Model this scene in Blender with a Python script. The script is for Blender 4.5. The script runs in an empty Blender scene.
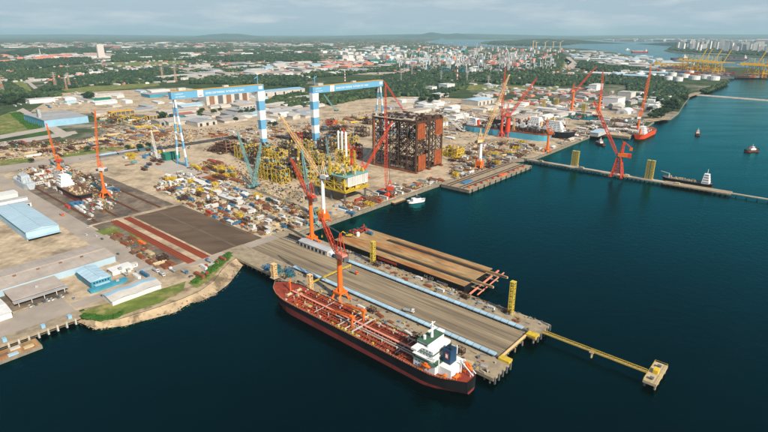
import bpy, math, random
import numpy as np
from mathutils import Vector, Matrix, noise as mnoise
from mathutils.geometry import tessellate_polygon
random.seed(11); rng = np.random.default_rng(5)
sc = bpy.context.scene
C = sc.collection
R = math.radians

# ------------------------------------------------------------------ camera, sky, sun, exposure
FPX, HOR, CAMH = 520.0, 33.0, 210.0            # focal length in photo pixels (768 wide), row of the flat horizon, height in m
PITCH = math.atan((216 - HOR) / FPX); CP, SP = math.cos(PITCH), math.sin(PITCH)
cam = bpy.data.cameras.new('camera'); camo = bpy.data.objects.new('camera', cam); C.objects.link(camo)
camo.location = (0, 0, CAMH); camo.rotation_euler = (math.pi / 2 - PITCH, 0, 0)
cam.sensor_width = 36; cam.lens = 36 * FPX / 768; cam.clip_start = 1; cam.clip_end = 200000
sc.camera = camo

SUN_DIR = Vector((0.60, -0.80, 0)).normalized()   # horizontal direction towards the sun
SUN_EL = R(36)
sv = Vector((SUN_DIR.x * math.cos(SUN_EL), SUN_DIR.y * math.cos(SUN_EL), math.sin(SUN_EL)))
sl = bpy.data.lights.new('sun', 'SUN'); sl.energy = 5.0; sl.angle = R(0.6); sl.color = (1, .90, .76)
slo = bpy.data.objects.new('sun', sl); C.objects.link(slo)
slo.rotation_euler = sv.to_track_quat('Z', 'Y').to_euler(); slo.location = (0, 0, 900)

w = bpy.data.worlds.new('World'); sc.world = w; w.use_nodes = True
nt = w.node_tree; N = nt.nodes; L = nt.links
bg = N['Background']; bg.inputs['Strength'].default_value = 0.088
sky = N.new('ShaderNodeTexSky'); sky.sky_type = 'NISHITA'; sky.sun_disc = False
sky.sun_elevation = SUN_EL; sky.sun_rotation = math.atan2(SUN_DIR.x, SUN_DIR.y)
sky.air_density = 1.2; sky.dust_density = 1.6; sky.ozone_density = 2.5; sky.altitude = 200
tc = N.new('ShaderNodeTexCoord')
mp = N.new('ShaderNodeMapping'); mp.inputs['Scale'].default_value = (7, 7, 42); mp.inputs['Location'].default_value = (3.1, 0.4, 0.0)
L.new(tc.outputs['Generated'], mp.inputs['Vector'])
nz = N.new('ShaderNodeTexNoise'); nz.inputs['Scale'].default_value = 1.0; nz.inputs['Detail'].default_value = 9; nz.inputs['Roughness'].default_value = .58
L.new(mp.outputs['Vector'], nz.inputs['Vector'])
cr = N.new('ShaderNodeValToRGB'); cr.color_ramp.elements[0].position = .49; cr.color_ramp.elements[1].position = .78
cr.color_ramp.elements[1].color = (.75, .75, .75, 1)
L.new(nz.outputs['Fac'], cr.inputs['Fac'])
sxyz = N.new('ShaderNodeSeparateXYZ'); L.new(tc.outputs['Generated'], sxyz.inputs[0])
hf = N.new('ShaderNodeMapRange'); hf.interpolation_type = 'SMOOTHSTEP'; hf.inputs['From Min'].default_value = 0; hf.inputs['From Max'].default_value = .38; hf.inputs['To Min'].default_value = .9; hf.inputs['To Max'].default_value = .1
L.new(sxyz.outputs['Z'], hf.inputs['Value'])
haze_mix = N.new('ShaderNodeMix'); haze_mix.data_type = 'RGBA'; L.new(hf.outputs['Result'], haze_mix.inputs['Factor'])      # the hazy low air pales the sky near the horizon
L.new(sky.outputs['Color'], haze_mix.inputs['A']); haze_mix.inputs['B'].default_value = (4.0, 5.35, 6.4, 1)
cl_mix = N.new('ShaderNodeMix'); cl_mix.data_type = 'RGBA'
L.new(cr.outputs['Color'], cl_mix.inputs['Factor']); L.new(haze_mix.outputs['Result'], cl_mix.inputs['A'])
cl_mix.inputs['B'].default_value = (7.6, 7.8, 7.9, 1)
L.new(cl_mix.outputs['Result'], bg.inputs['Color'])
vs = sc.view_settings; vs.view_transform = 'Standard'; vs.look = 'None'; vs.gamma = 1; vs.exposure = 0.26; vs.use_curve_mapping = False
cy = sc.cycles; cy.max_bounces = 5; cy.diffuse_bounces = 2; cy.glossy_bounces = 2; cy.transmission_bounces = 2; cy.volume_bounces = 0
cy.transparent_max_bounces = 4; cy.use_denoising = True; cy.caustics_reflective = False; cy.caustics_refractive = False

# ------------------------------------------------------------------ photo pixel -> place on the ground, and the yard's own axes
def P(x, y, z=5.0):
    u = (x - 384) / FPX; v = (216 - y) / FPX
    d = (u, CP + v * SP, -SP + v * CP); t = (z - CAMH) / d[2]
    return Vector((d[0] * t, d[1] * t, z))
AX = Vector((.7505, -.6609, 0)); BX = Vector((.6609, .7505, 0)); YAW = math.atan2(AX.y, AX.x)
ORG = Vector((-131.0, 501.07, 0))
def W(a, b, z=0.0): return ORG + AX * a + BX * b + Vector((0, 0, z))
def AB(x, y, z=5.0):
    d = P(x, y, z) - ORG; return d.dot(AX), d.dot(BX)
def tip_at(piv, az, x, y):
    """point on the ray through a pixel that lies in the vertical plane through piv with heading az (a boom slews in that plane)"""
    n = Vector((-math.sin(az), math.cos(az), 0)); u = (x - 384) / FPX; v = (216 - y) / FPX
    d = Vector((u, CP + v * SP, -SP + v * CP)); o = Vector((0, 0, CAMH))
    return o + d * ((piv - o).dot(n) / d.dot(n))

# ------------------------------------------------------------------ materials
MATS = {}
def mat(name, col, rough=.75, metal=0.0, var=.22, scale=.25, tint=None, tscale=.08, tpos=(.5, .68), spec=.3, orand=.0, aniso=None, bump=0.0, fine=None):
    if name in MATS: return MATS[name]
    m = bpy.data.materials.new(name); m.use_nodes = True; t = m.node_tree; n = t.nodes; l = t.links
    b = n['Principled BSDF']; b.inputs['Roughness'].default_value = rough; b.inputs['Metallic'].default_value = metal
    b.inputs['Specular IOR Level'].default_value = spec
    tcn = n.new('ShaderNodeTexCoord'); vec = tcn.outputs['Object']
    if aniso:
        mpn = n.new('ShaderNodeMapping'); mpn.inputs['Scale'].default_value = aniso; l.new(vec, mpn.inputs['Vector']); vec = mpn.outputs['Vector']
    def nse(s, det=5, rg=.6):
        x = n.new('ShaderNodeTexNoise'); x.inputs['Scale'].default_value = s; x.inputs['Detail'].default_value = det; x.inputs['Roughness'].default_value = rg
        l.new(vec, x.inputs['Vector']); return x.outputs['Fac']
    base = n.new('ShaderNodeRGB'); base.outputs[0].default_value = (*col, 1); cur = base.outputs[0]
    if tint:
        rp = n.new('ShaderNodeValToRGB'); rp.color_ramp.elements[0].position, rp.color_ramp.elements[1].position = tpos
        l.new(nse(tscale, 7, .65), rp.inputs['Fac'])
        mx = n.new('ShaderNodeMix'); mx.data_type = 'RGBA'; l.new(rp.outputs['Color'], mx.inputs['Factor']); l.new(cur, mx.inputs['A']); mx.inputs['B'].default_value = (*tint, 1); cur = mx.outputs['Result']
    mr = n.new('ShaderNodeMapRange'); mr.inputs['From Min'].default_value = .3; mr.inputs['From Max'].default_value = .7
    mr.inputs['To Min'].default_value = 1 - var; mr.inputs['To Max'].default_value = 1 + var; l.new(nse(scale), mr.inputs['Value'])
    hs = n.new('ShaderNodeHueSaturation'); l.new(mr.outputs['Result'], hs.inputs['Value']); l.new(cur, hs.inputs['Color']); cur = hs.outputs['Color']
    if orand:
        oi = n.new('ShaderNodeObjectInfo'); m2 = n.new('ShaderNodeMapRange'); m2.inputs['To Min'].default_value = 1 - orand; m2.inputs['To Max'].default_value = 1 + orand
        l.new(oi.outputs['Random'], m2.inputs['Value']); h2 = n.new('ShaderNodeHueSaturation'); l.new(m2.outputs['Result'], h2.inputs['Value']); l.new(cur, h2.inputs['Color']); cur = h2.outputs['Color']
    l.new(cur, b.inputs['Base Color'])
    if bump:
        bp = n.new('ShaderNodeBump'); bp.inputs['Distance'].default_value = bump; l.new(nse(scale * 4), bp.inputs['Height']); l.new(bp.outputs['Normal'], b.inputs['Normal'])
    MATS[name] = m; return m
def mk(k): return MATS[k]
mat('sand', (.49, .385, .26), .95, var=.28, scale=.15, tint=(.25, .19, .125), tscale=.03, tpos=(.46, .66))
mat('dirt', (.20, .155, .11), .95, var=.35, scale=.15, tint=(.095, .075, .06), tscale=.04, tpos=(.42, .62))
mat('concrete', (.44, .375, .285), .9, var=.16, scale=.08, tint=(.27, .23, .185), tscale=.05)
mat('road', (.36, .305, .25), .9, var=.12, scale=.05, tint=(.29, .25, .21), tscale=.03)
mat('pale_road', (.42, .37, .31), .9, var=.1, scale=.05)
mat('slab', (.13, .086, .054), .95, var=.4, scale=.1, tint=(.075, .052, .036), tscale=.05, tpos=(.45, .65), aniso=(.35,1,1))
mat('slab_strip', (.135, .10, .07), .95, var=.2, scale=.1)
mat('pierdeck', (.30, .235, .15), .9, var=.42, scale=.22, tint=(.12, .095, .065), tscale=.07, aniso=(.07, 3.2, 1), tpos=(.46, .68))
mat('pierstrip', (.33, .265, .175), .9, var=.22, scale=.2, tint=(.22, .18, .13), tscale=.12)
mat('pile', (.22, .19, .15), .9, var=.3)
mat('grass', (.125, .165, .03), .95, var=.35, scale=.1, tint=(.25, .21, .08), tscale=.05, tpos=(.48, .62))
mat('lush', (.035, .105, .012), .95, var=.35, scale=.2)
mat('beach', (.42, .32, .20), .95, var=.2, scale=.1, tint=(.17, .125, .075), tscale=.07, tpos=(.48,.6))
mat('rock', (.20, .165, .12), .95, var=.4, scale=.4)
mat('white', (.64, .64, .62), .6, var=.12, scale=.3, orand=.08)
mat('paint_white', (.80, .80, .78), .45, var=.08, scale=.2)
mat('offwhite', (.48, .455, .41), .8, var=.15, scale=.1, orand=.15)
mat('grey', (.33, .34, .34), .8, var=.2, scale=.15, orand=.15)
mat('dgrey', (.11, .115, .12), .7, var=.25)
mat('dark', (.025, .028, .03), .7, var=.2)
mat('glass', (.03, .05, .06), .15, spec=.6, var=.1)
mat('coverblue', (.36, .53, .64), .5, var=.1, scale=.1, orand=.14)
mat('tower_yellow', (.58, .43, .06), .7, var=.2, scale=.4)
mat('lightblue', (.26, .46, .60), .5, var=.08, scale=.1)
mat('paleblue', (.38, .53, .62), .6, var=.1, scale=.1)
mat('roofblue', (.36, .49, .57), .55, var=.08, scale=.06)
mat('goliath_blue', (.13, .36, .55), .45, var=.07, scale=.06)
mat('tealblue', (.05, .26, .36), .6, var=.15)
mat('blue', (.05, .16, .28), .6, var=.2, orand=.2)
mat('navy', (.01, .05, .11), .5, var=.1)
mat('teal', (.035, .16, .18), .6, var=.2, orand=.2)
mat('green', (.02, .17, .12), .6, var=.2, scale=.3)
mat('teal_steel', (.16, .36, .36), .55, var=.15)
mat('orange', (.76, .155, .02), .5, var=.12, scale=.3, tint=(.5, .11, .03), tscale=.4, tpos=(.6, .75))
mat('crane_red', (.58, .065, .025), .5, var=.15, scale=.3)
mat('red', (.40, .055, .035), .55, var=.2, orand=.2)
mat('pink', (.72, .26, .17), .55, var=.1)
mat('yellow', (.60, .42, .035), .55, var=.22, scale=.5, tint=(.30,.19,.06), tscale=.25, tpos=(.5,.7), orand=.12)
mat('cargo_yellow', (.80, .47, .03), .5, var=.1)
mat('cream', (.76, .50, .23), .6, var=.1)
mat('tan', (.50, .40, .24), .8, var=.15)
mat('gantry_orange', (.62, .36, .06), .6, var=.15)
mat('rust', (.25, .085, .036), .85, var=.3, scale=.15, tint=(.17, .06, .03), tscale=.2)
mat('rustpanel', (.31, .078, .024), .85, var=.3, scale=.2, tint=(.18, .055, .025), tscale=.12)
mat('darkrust', (.072, .037, .024), .85, var=.35, scale=.2)
mat('brown', (.20, .11, .065), .85, var=.3, orand=.3)
mat('rust_deck', (.36, .235, .11), .9, var=.4, scale=.2, tint=(.34, .13, .035), tscale=.06, tpos=(.46, .66), aniso=(.3, 1.6, 1))
mat('redtrack', (.27, .062, .028), .9, var=.25, scale=.08, aniso=(.1, 1, 1))
mat('blackhull', (.012, .012, .013), .5, var=.4, scale=.1, tint=(.05,.03,.02), tscale=.12, tpos=(.6,.8), aniso=(1,1,.12))
mat('boot', (.21, .037, .03), .6, var=.25, scale=.06, tint=(.13, .028, .025), tscale=.16, aniso=(1, 1, .12))
mat('deckred', (.27, .04, .02), .8, var=.35, scale=.25, tint=(.13, .03, .02), tscale=.12, tpos=(.45,.65))
mat('ribred', (.36, .06, .025), .75, var=.3, scale=.3)
mat('shipblue', (.10, .42, .58), .5, var=.1, scale=.08)
mat('shiporange', (.68, .07, .02), .5, var=.1)
mat('shipgrey', (.42, .47, .50), .6, var=.15)
mat('deckgreen', (.05, .12, .07), .8, var=.25)
mat('tree', (.030, .058, .022), .95, var=.6, scale=.05, tint=(.075, .10, .035), tscale=.012, tpos=(.5, .72))
mat('treedark', (.018, .042, .022), .95, var=.55, scale=.05, tint=(.05, .085, .035), tscale=.012, tpos=(.5, .72))
mat('leaf_light', (.065, .095, .035), .95, var=.4, scale=.1)
mat('bark', (.10, .075, .05), .95)
mat('roofgrey', (.36, .365, .365), .75, var=.15, scale=.08, orand=.2)
mat('rooftan', (.40, .345, .295), .85, var=.15, scale=.1)
mat('roofred', (.42, .15, .11), .85, var=.15, scale=.1, orand=.2)
mat('container_mix', (.35, .14, .08), .7, var=.5, scale=.05)
mat('tank', (.68, .69, .68), .5, var=.08)

def facade(name, col, win, sx, sz):
    """far towers: wall with a grid of dark window bands (too far to tell the panes apart)"""
    m = bpy.data.materials.new(name); m.use_nodes = True; t = m.node_tree; n = t.nodes; l = t.links; b = n['Principled BSDF']; b.inputs['Roughness'].default_value = .8
    tcn = n.new('ShaderNodeTexCoord'); sp = n.new('ShaderNodeSeparateXYZ'); l.new(tcn.outputs['Object'], sp.inputs[0])
    ad = n.new('ShaderNodeMath'); ad.operation = 'ADD'; l.new(sp.outputs['X'], ad.inputs[0]); l.new(sp.outputs['Y'], ad.inputs[1])
    def grid(src, per, duty):
        d = n.new('ShaderNodeMath'); d.operation = 'DIVIDE'; l.new(src, d.inputs[0]); d.inputs[1].default_value = per
        f = n.new('ShaderNodeMath'); f.operation = 'FRACT'; l.new(d.outputs[0], f.inputs[0])
        g = n.new('ShaderNodeMath'); g.operation = 'LESS_THAN'; l.new(f.outputs[0], g.inputs[0]); g.inputs[1].default_value = duty; return g.outputs[0]
    mu = n.new('ShaderNodeMath'); mu.operation = 'MULTIPLY'; l.new(grid(ad.outputs[0], sx, .6), mu.inputs[0]); l.new(grid(sp.outputs['Z'], sz, .5), mu.inputs[1])
    mx = n.new('ShaderNodeMix'); mx.data_type = 'RGBA'; l.new(mu.outputs[0], mx.inputs['Factor']); mx.inputs['A'].default_value = (*col, 1); mx.inputs['B'].default_value = (*win, 1)
    l.new(mx.outputs['Result'], b.inputs['Base Color']); MATS[name] = m
facade('flats', (.68, .66, .62), (.22, .25, .27), 9, 3.2)
facade('flats2', (.55, .50, .46), (.18, .20, .22), 7, 3.4)

def water_mat():
    m = bpy.data.materials.new('water'); m.use_nodes = True; t = m.node_tree; n = t.nodes; l = t.links; b = n['Principled BSDF']
    b.inputs['Roughness'].default_value = .16; b.inputs['IOR'].default_value = 1.33; b.inputs['Metallic'].default_value = .93; b.inputs['Specular IOR Level'].default_value = .3; b.inputs['Specular Tint'].default_value = (.05,.76,.80,1)
    tcn = n.new('ShaderNodeTexCoord')
    def nse(s, det, sc3=(1, 1, 1), rot=0):
        mpn = n.new('ShaderNodeMapping'); mpn.inputs['Scale'].default_value = sc3; mpn.inputs['Rotation'].default_value = (0, 0, rot); l.new(tcn.outputs['Object'], mpn.inputs['Vector'])
        x = n.new('ShaderNodeTexNoise'); x.inputs['Scale'].default_value = s; x.inputs['Detail'].default_value = det; x.inputs['Roughness'].default_value = .6; l.new(mpn.outputs['Vector'], x.inputs['Vector']); return x.outputs['Fac']
    rp = n.new('ShaderNodeValToRGB'); rp.color_ramp.elements[0].position = .35; rp.color_ramp.elements[1].position = .75
    rp.color_ramp.elements[0].color = (.0008, .021, .024, 1); rp.color_ramp.elements[1].color = (.0012, .034, .037, 1)
    l.new(nse(.006, 6, (1, 2.2, 1), .6), rp.inputs['Fac']); l.new(rp.outputs['Color'], b.inputs['Base Color'])
    rr = n.new('ShaderNodeMapRange'); rr.inputs['From Min'].default_value = .35; rr.inputs['From Max'].default_value = .7; rr.inputs['To Min'].default_value = .08; rr.inputs['To Max'].default_value = .24
    l.new(nse(.011, 5, (.5, 2.5, 1), .25), rr.inputs['Value']); l.new(rr.outputs['Result'], b.inputs['Roughness'])
    b1 = n.new('ShaderNodeBump'); b1.inputs['Strength'].default_value = .55; b1.inputs['Distance'].default_value = .9; l.new(nse(.16, 6), b1.inputs['Height'])
    l.new(b1.outputs['Normal'], b.inputs['Normal']); MATS['water'] = m
water_mat()

def terrain_mat():
    m = bpy.data.materials.new('terrain'); m.use_nodes = True; t = m.node_tree; n = t.nodes; l = t.links; b = n['Principled BSDF']; b.inputs['Roughness'].default_value = 1; b.inputs['Specular IOR Level'].default_value = .1
    tcn = n.new('ShaderNodeTexCoord')
    def nse(s, det, rg=.6):
        x = n.new('ShaderNodeTexNoise'); x.inputs['Scale'].default_value = s; x.inputs['Detail'].default_value = det; x.inputs['Roughness'].default_value = rg; l.new(tcn.outputs['Object'], x.inputs['Vector']); return x.outputs['Fac']
    def ramp(src, p0, c0, p1, c1):
        r = n.new('ShaderNodeValToRGB'); r.color_ramp.elements[0].position = p0; r.color_ramp.elements[1].position = p1; r.color_ramp.elements[0].color = (*c0, 1); r.color_ramp.elements[1].color = (*c1, 1); l.new(src, r.inputs['Fac']); return r.outputs['Color']
    def mix(f, a, c):
        x = n.new('ShaderNodeMix'); x.data_type = 'RGBA'; l.new(f, x.inputs['Factor']); l.new(a, x.inputs['A']); l.new(c, x.inputs['B']); return x.outputs['Result']
    green = ramp(nse(.012, 8, .7), .35, (.022, .045, .022), .68, (.085, .115, .045))
    pale = ramp(nse(.03, 6), .4, (.20, .175, .13), .7, (.40, .36, .30))
    f = ramp(nse(.0022, 9, .68), .52, (0, 0, 0), .60, (1, 1, 1))
    l.new(mix(f, green, pale), b.inputs['Base Color']); MATS['terrain'] = m
terrain_mat()

# ------------------------------------------------------------------ mesh helpers
class MB:
    def __init__(s): s.V = []; s.F = []; s.M = []
    def add(s, vs, fs, m=0):
        o = len(s.V); s.V += [tuple(v) for v in vs]; s.F += [tuple(i + o for i in f) for f in fs]; s.M += [m] * len(fs); return s
    def box(s, x0, x1, y0, y1, z0, z1, m=0):
        return s.add([(x0,y0,z0),(x1,y0,z0),(x1,y1,z0),(x0,y1,z0),(x0,y0,z1),(x1,y0,z1),(x1,y1,z1),(x0,y1,z1)], [(3,2,1,0),(4,5,6,7),(0,1,5,4),(1,2,6,5),(2,3,7,6),(3,0,4,7)], m)
    def cb(s, cx, cy, z0, sx, sy, sz, rz=0, m=0):
        c, k = math.cos(rz), math.sin(rz); q = [(-.5,-.5),(.5,-.5),(.5,.5),(-.5,.5)]
        pts = [(cx + a*sx*c - b*sy*k, cy + a*sx*k + b*sy*c) for a, b in q]
        return s.add([(*p, z0) for p in pts] + [(*p, z0+sz) for p in pts], [(3,2,1,0),(4,5,6,7),(0,1,5,4),(1,2,6,5),(2,3,7,6),(3,0,4,7)], m)
    def bar(s, p, q, w, w2=None, m=0, n=4, h=None):
        p = Vector(p); q = Vector(q); d = q - p
        if d.length < 1e-6: return s
        d.normalize(); up = Vector((0,0,1)) if abs(d.z) < .95 else Vector((1,0,0)); x = d.cross(up).normalized(); y = x.cross(d)
        w2 = w if w2 is None else w2; vs = []
        for c, r in ((p, w), (q, w2)):
            for i in range(n):
                t = 2*math.pi*(i+.5)/n; k = (r/2)/math.cos(math.pi/n); vs.append(c + x*(math.cos(t)*k) + y*(math.sin(t)*k*((h or 1) if h else 1)))
        fs = [(i, (i+1)%n, n+(i+1)%n, n+i) for i in range(n)] + [tuple(range(n-1,-1,-1)), tuple(range(n,2*n))]
        return s.add(vs, fs, m)
    def cyl(s, cx, cy, z0, z1, r, r2=None, n=12, m=0): return s.bar((cx,cy,z0), (cx,cy,z1), 2*r, 2*(r if r2 is None else r2), m, n)
    def prism(s, poly, z0, z1, m=0, cap=True):
        n = len(poly); vs = [(x,y,z0) for x,y in poly] + [(x,y,z1) for x,y in poly]
        fs = [(i,(i+1)%n,n+(i+1)%n,n+i) for i in range(n)]
        if cap: fs += [tuple(range(n-1,-1,-1)), tuple(range(n,2*n))]
        return s.add(vs, fs, m)
    def lattice(s, p, q, w0, w1, n, chord=.45, brace=.28, m=0, wm=None):
        """square lattice boom or mast between two points, widest wm in the middle if given"""
        p = Vector(p); q = Vector(q); d = (q-p); Ln = d.length; d.normalize(); up = Vector((0,0,1)) if abs(d.z) < .97 else Vector((1,0,0)); x = d.cross(up).normalized(); y = x.cross(d)
        def ring(t):
            wd = w0 + (w1-w0)*t
            if wm: wd = w0+(wm-w0)*min(1,t/.15) if t < .15 else wm + (w1-wm)*max(0,(t-.7)/.3)
            c = p + d*(Ln*t); return [c + (x*a + y*b)*wd/2 for a, b in ((-1,-1),(1,-1),(1,1),(-1,1))]
        rs = [ring(i/n) for i in range(n+1)]
        for i in range(n):
            for k in range(4):
                s.bar(rs[i][k], rs[i+1][k], chord, m=m); k2 = (k+1) % 4
                if i % 2: s.bar(rs[i][k], rs[i+1][k2], brace, m=m)
                else: s.bar(rs[i][k2], rs[i+1][k], brace, m=m)
                s.bar(rs[i][k], rs[i][k2], brace, m=m)
        return s
    def gable(s, x0, x1, y0, y1, z0, z1, m=0, along='x', th=0.0):
        if along == 'x':
            ym = (y0+y1)/2; s.add([(x0,y0,z0),(x1,y0,z0),(x1,ym,z1),(x0,ym,z1),(x0,y1,z0),(x1,y1,z0)], [(0,1,2,3),(3,2,5,4),(0,3,4),(1,5,2),(0,4,5,1)], m)
        else:
            xm = (x0+x1)/2; s.add([(x0,y0,z0),(x0,y1,z0),(xm,y1,z1),(xm,y0,z1),(x1,y0,z0),(x1,y1,z0)], [(1,0,3,2),(2,3,4,5),(0,4,3),(1,2,5),(0,1,5,4)], m)
        return s
    def build(s, name, mats, parent=None, loc=None, rz=0, smooth=False):
        me = bpy.data.meshes.new(name); me.from_pydata(s.V, [], s.F)
        if not isinstance(mats, (list, tuple)): mats = [mats]
        for k in mats: me.materials.append(MATS[k] if isinstance(k, str) else k)
        if len(mats) > 1: me.polygons.foreach_set('material_index', np.array(s.M, dtype=np.int32))
        if smooth: me.polygons.foreach_set('use_smooth', np.ones(len(me.polygons), dtype=bool))
        me.update(); o = bpy.data.objects.new(name, me); C.objects.link(o)
        if parent: o.parent = parent
        if loc is not None: o.location = loc
        if rz: o.rotation_euler = (0,0,rz)
        return o
def tag(o, label=None, cat=None, group=None, kind=None):
    if label: o['label'] = label
    if cat: o['category'] = cat
    if group: o['group'] = group
    if kind: o['kind'] = kind
    return o
def thing(name, label, cat, loc, rz=YAW, group=None):
    o = bpy.data.objects.new(name, None); C.objects.link(o); o.location = loc; o.rotation_euler = (0,0,rz); o.empty_display_size = .5
    return tag(o, label, cat, group)
def dup(o, loc=None, rz=None, scale=None, parent=None, label=None, group=None):
    c = o.copy(); C.objects.link(c); c.parent = parent
    if loc is not None: c.location = loc
    if rz is not None: c.rotation_euler = (0,0,rz)
    if scale is not None: c.scale = scale
    if label: c['label'] = label
    if group: c['group'] = group
    for ch in o.children: dup(ch, parent=c)
    return c
def sheet(name, pts, z, m, kind='structure', thick=0.0):
    """flat sheet (or slab going down by thick) over a world polygon"""
    v = [Vector((p[0], p[1], z)) for p in pts]; b = MB()
    tri = tessellate_polygon([v])
    fs = []
    for t in tri:
        a, b_, c = (v[i] for i in t); fs.append(tuple(t) if (b_-a).cross(c-a).z > 0 else tuple(reversed(t)))
    b.add(v, fs)
    if thick:
        n = len(v); area = sum(v[i].x*v[(i+1)%n].y - v[(i+1)%n].x*v[i].y for i in range(n))
        lo = [Vector((q.x,q.y,z-thick)) for q in v]; fs = [((i, (i+1)%n, n+(i+1)%n, n+i) if area < 0 else (n+i, n+(i+1)%n, (i+1)%n, i)) for i in range(n)]
        b.add(v+lo, fs, 1 if isinstance(m,(list,tuple)) else 0)
    o = b.build(name, m); tag(o, kind=kind); return o
def pxsheet(name, px, z, m, kind='structure', thick=0.0): return sheet(name, [P(x,y,z) for x,y in px], z, m, kind, thick)
def rect(a0, a1, b0, b1): return [W(a0,b0), W(a1,b0), W(a1,b1), W(a0,b1)]
def inpoly(x, y, poly):
    r = False; j = len(poly)-1
    for i in range(len(poly)):
        xi, yi = poly[i][0], poly[i][1]; xj, yj = poly[j][0], poly[j][1]
        if (yi > y) != (yj > y) and x < (xj-xi)*(y-yi)/(yj-yi)+xi: r = not r
        j = i
    return r
def text_mesh(name, txt, size, m, parent, loc, rot, align='LEFT', wide=1.0):
    cu = bpy.data.curves.new(name, 'FONT'); cu.body = txt; cu.size = size; cu.extrude = .05; cu.align_x = align
    to = bpy.data.objects.new('tmp', cu); me = bpy.data.meshes.new_from_object(to); bpy.data.objects.remove(to); bpy.data.curves.remove(cu)
    me.materials.clear(); me.materials.append(MATS[m]); o = bpy.data.objects.new(name, me); C.objects.link(o); o.parent = parent; o.location = loc; o.rotation_euler = rot; o.scale = (wide,1,1); return o

# ------------------------------------------------------------------ the setting: water, land, hills, ground patches
sheet('sea', [(-60000,-3000),(60000,-3000),(60000,60000),(-60000,60000)], 0.0, 'water')
G = 5.0
beach_in = [(80,312),(95,321),(120,319),(147,311),(165,305),(182,299),(200,291),(214,281),(222,270),(230,262),(240,256),(255,250.5)]
beach_out = [(76,323),(95,330.5),(125,327),(157,318.5),(178,313),(192,303.5),(205,301),(217.5,294.5),(232,284),(238,276),(247,263),(264,256)]
east = [(658,118.5),(671,118),(679,112),(683,105),(689,97.5),(692,93.5),(701,91),(715,86.5),(723,83.5),(729.5,80.5),(727,77.5),(733,75.8),(768,78),(830,80),(960,80)]
north = [(960,70),(830,70.5),(768,70.5),(740,67),(715,64.5),(690,62.5),(665,60.5),(645,57.5),(620,53.5),(600,50.6),(585,49),(560,47.6),(520,47.2),(500,47.2),(470,46.6),(445,44.6),(428,42.5),(424,41.2),(440,39.8)]
land = [W(20,-1200), W(20,-178)] + [P(x,y,G) for x,y in beach_in] + [W(6,-14), W(10,33), W(10,500), W(38,545), W(38,612), W(33,861), W(100,861), W(100,905)] + [P(x,y,G) for x,y in east] + [P(x,y,G) for x,y in north]
land += [Vector((4200,43000,G)), Vector((-60000,43000,G)), Vector((-60000,-200,G)), Vector((-1500,-200,G))]
sheet('terrain', land, G, ['terrain','pile'], thick=7)
pxsheet('island_terrain', [(478,43.2),(500,45.3),(530,46.2),(560,46.0),(578,44.2),(588,42.2),(575,41),(540,40.2),(505,40.2),(485,41.2)], 4, ['terrain','pile'], thick=5)
pxsheet('estate_island_terrain', [(664,50.4),(672,52.2),(700,54),(768,57.5),(860,60),(990,60),(990,44),(768,43),(700,43),(676,45.2)], 4, ['terrain','pile'], thick=5)
sheet('far_coast_terrain', [P(x,y,3) for x,y in [(445,39.2),(520,39.6),(600,39.6),(700,40.4),(800,40.6),(1000,40.6)]] + [Vector((60000,43000,3)), Vector((4400,43000,3))], 3, ['terrain','pile'], thick=4)
def hill(name, x0, x1, dist, height, seed):
    """a long low ridge on the horizon"""
    X0 = (x0-384)/FPX*dist; X1 = (x1-384)/FPX*dist; b = MB(); n = 50; k = 6; vs = []
    for i in range(n+1):
        t = i/n; env = math.sin(math.pi*t)**.8
        for j in range(k+1):
            s = j/k; pr = math.sin(math.pi*s)
            hz = height*env*pr*(.55+.75*max(0,.5+.5*mnoise.noise((t*6+seed, s*2, seed)))) 
            vs.append((X0+(X1-X0)*t, dist-1800+3600*s, 3+hz))
    fs = [(i*(k+1)+j, (i+1)*(k+1)+j, (i+1)*(k+1)+j+1, i*(k+1)+j+1) for i in range(n) for j in range(k)]
    b.add(vs, fs); o = b.build(name, 'treedark', smooth=True); tag(o, kind='structure')
hill('hills', 395, 475, 27000, 215, 2.0); hill('hills', 205, 268, 29000, 190, 5.0); hill('hills', 330, 560, 33000, 170, 8.0); hill('hills', -60, 200, 36000, 130, 12.0)
hill('hills', 500, 585, 13200, 75, 3.0); hill('hills', 560, 1000, 36000, 150, 17.0); hill('hills', 668, 700, 9300, 70, 21.0)

# beach sloping into the water, rocks lie on it
vs = []; n = len(beach_in)
for i in range(n):
    a = P(*beach_in[i], G+.02); b_ = P(*beach_out[i], -.6); mid = (a*.45+b_*.55); mid.z = 1.1
    vs += [a, mid, b_]
bb = MB(); bb.add(vs, [(i*3+j, i*3+j+1, i*3+j+4, i*3+j+3) for i in range(n-1) for j in range(2)]); tag(bb.build('beach', 'beach', smooth=False), kind='structure')

Z1, Z2, Z3, Z4 = G+.03, G+.06, G+.09, G+.12
# the yard's bare sandy ground, then the pieces laid on it
yard = [W(-560,-420), W(12,-420), W(12,-190), P(83,309,G), P(150,294,G), P(185,282,G), P(222,262,G), P(250,248,G), W(-2,-2), W(9,33), W(9,499), W(37,547), W(37,611), W(32,860), W(99,862), W(99,904), W(-30,930), W(-160,1010), W(-380,960), W(-420,800), W(-620,820), W(-820,620), W(-860,300), W(-700,60), W(-760,-80), W(-600,-200)]
sheet('yard_ground', yard, Z1, 'sand')
sheet('dock_slab', rect(-176,-6,-50,10), Z2, 'slab')
for b0, b1 in ((-23,-20.5),(6.5,9)): sheet('slab_strip', rect(-174,-8,b0,b1), Z3, 'slab_strip')
sheet('slipway_ground', rect(-420,-185,-115,5), Z2, 'dirt')
sheet('slipway_ground', rect(-180,-10,-95,-76), Z2, 'dirt')
sheet('shore_road', rect(-640,-30,-118,-97), Z3, 'road')
sheet('shore_road', [W(-30,-118), W(-6,-110), W(2,-80), W(9,-16), W(9,32), W(-5,32), W(-5,-76), W(-14,-92), W(-30,-97)], Z3, 'road')
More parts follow.
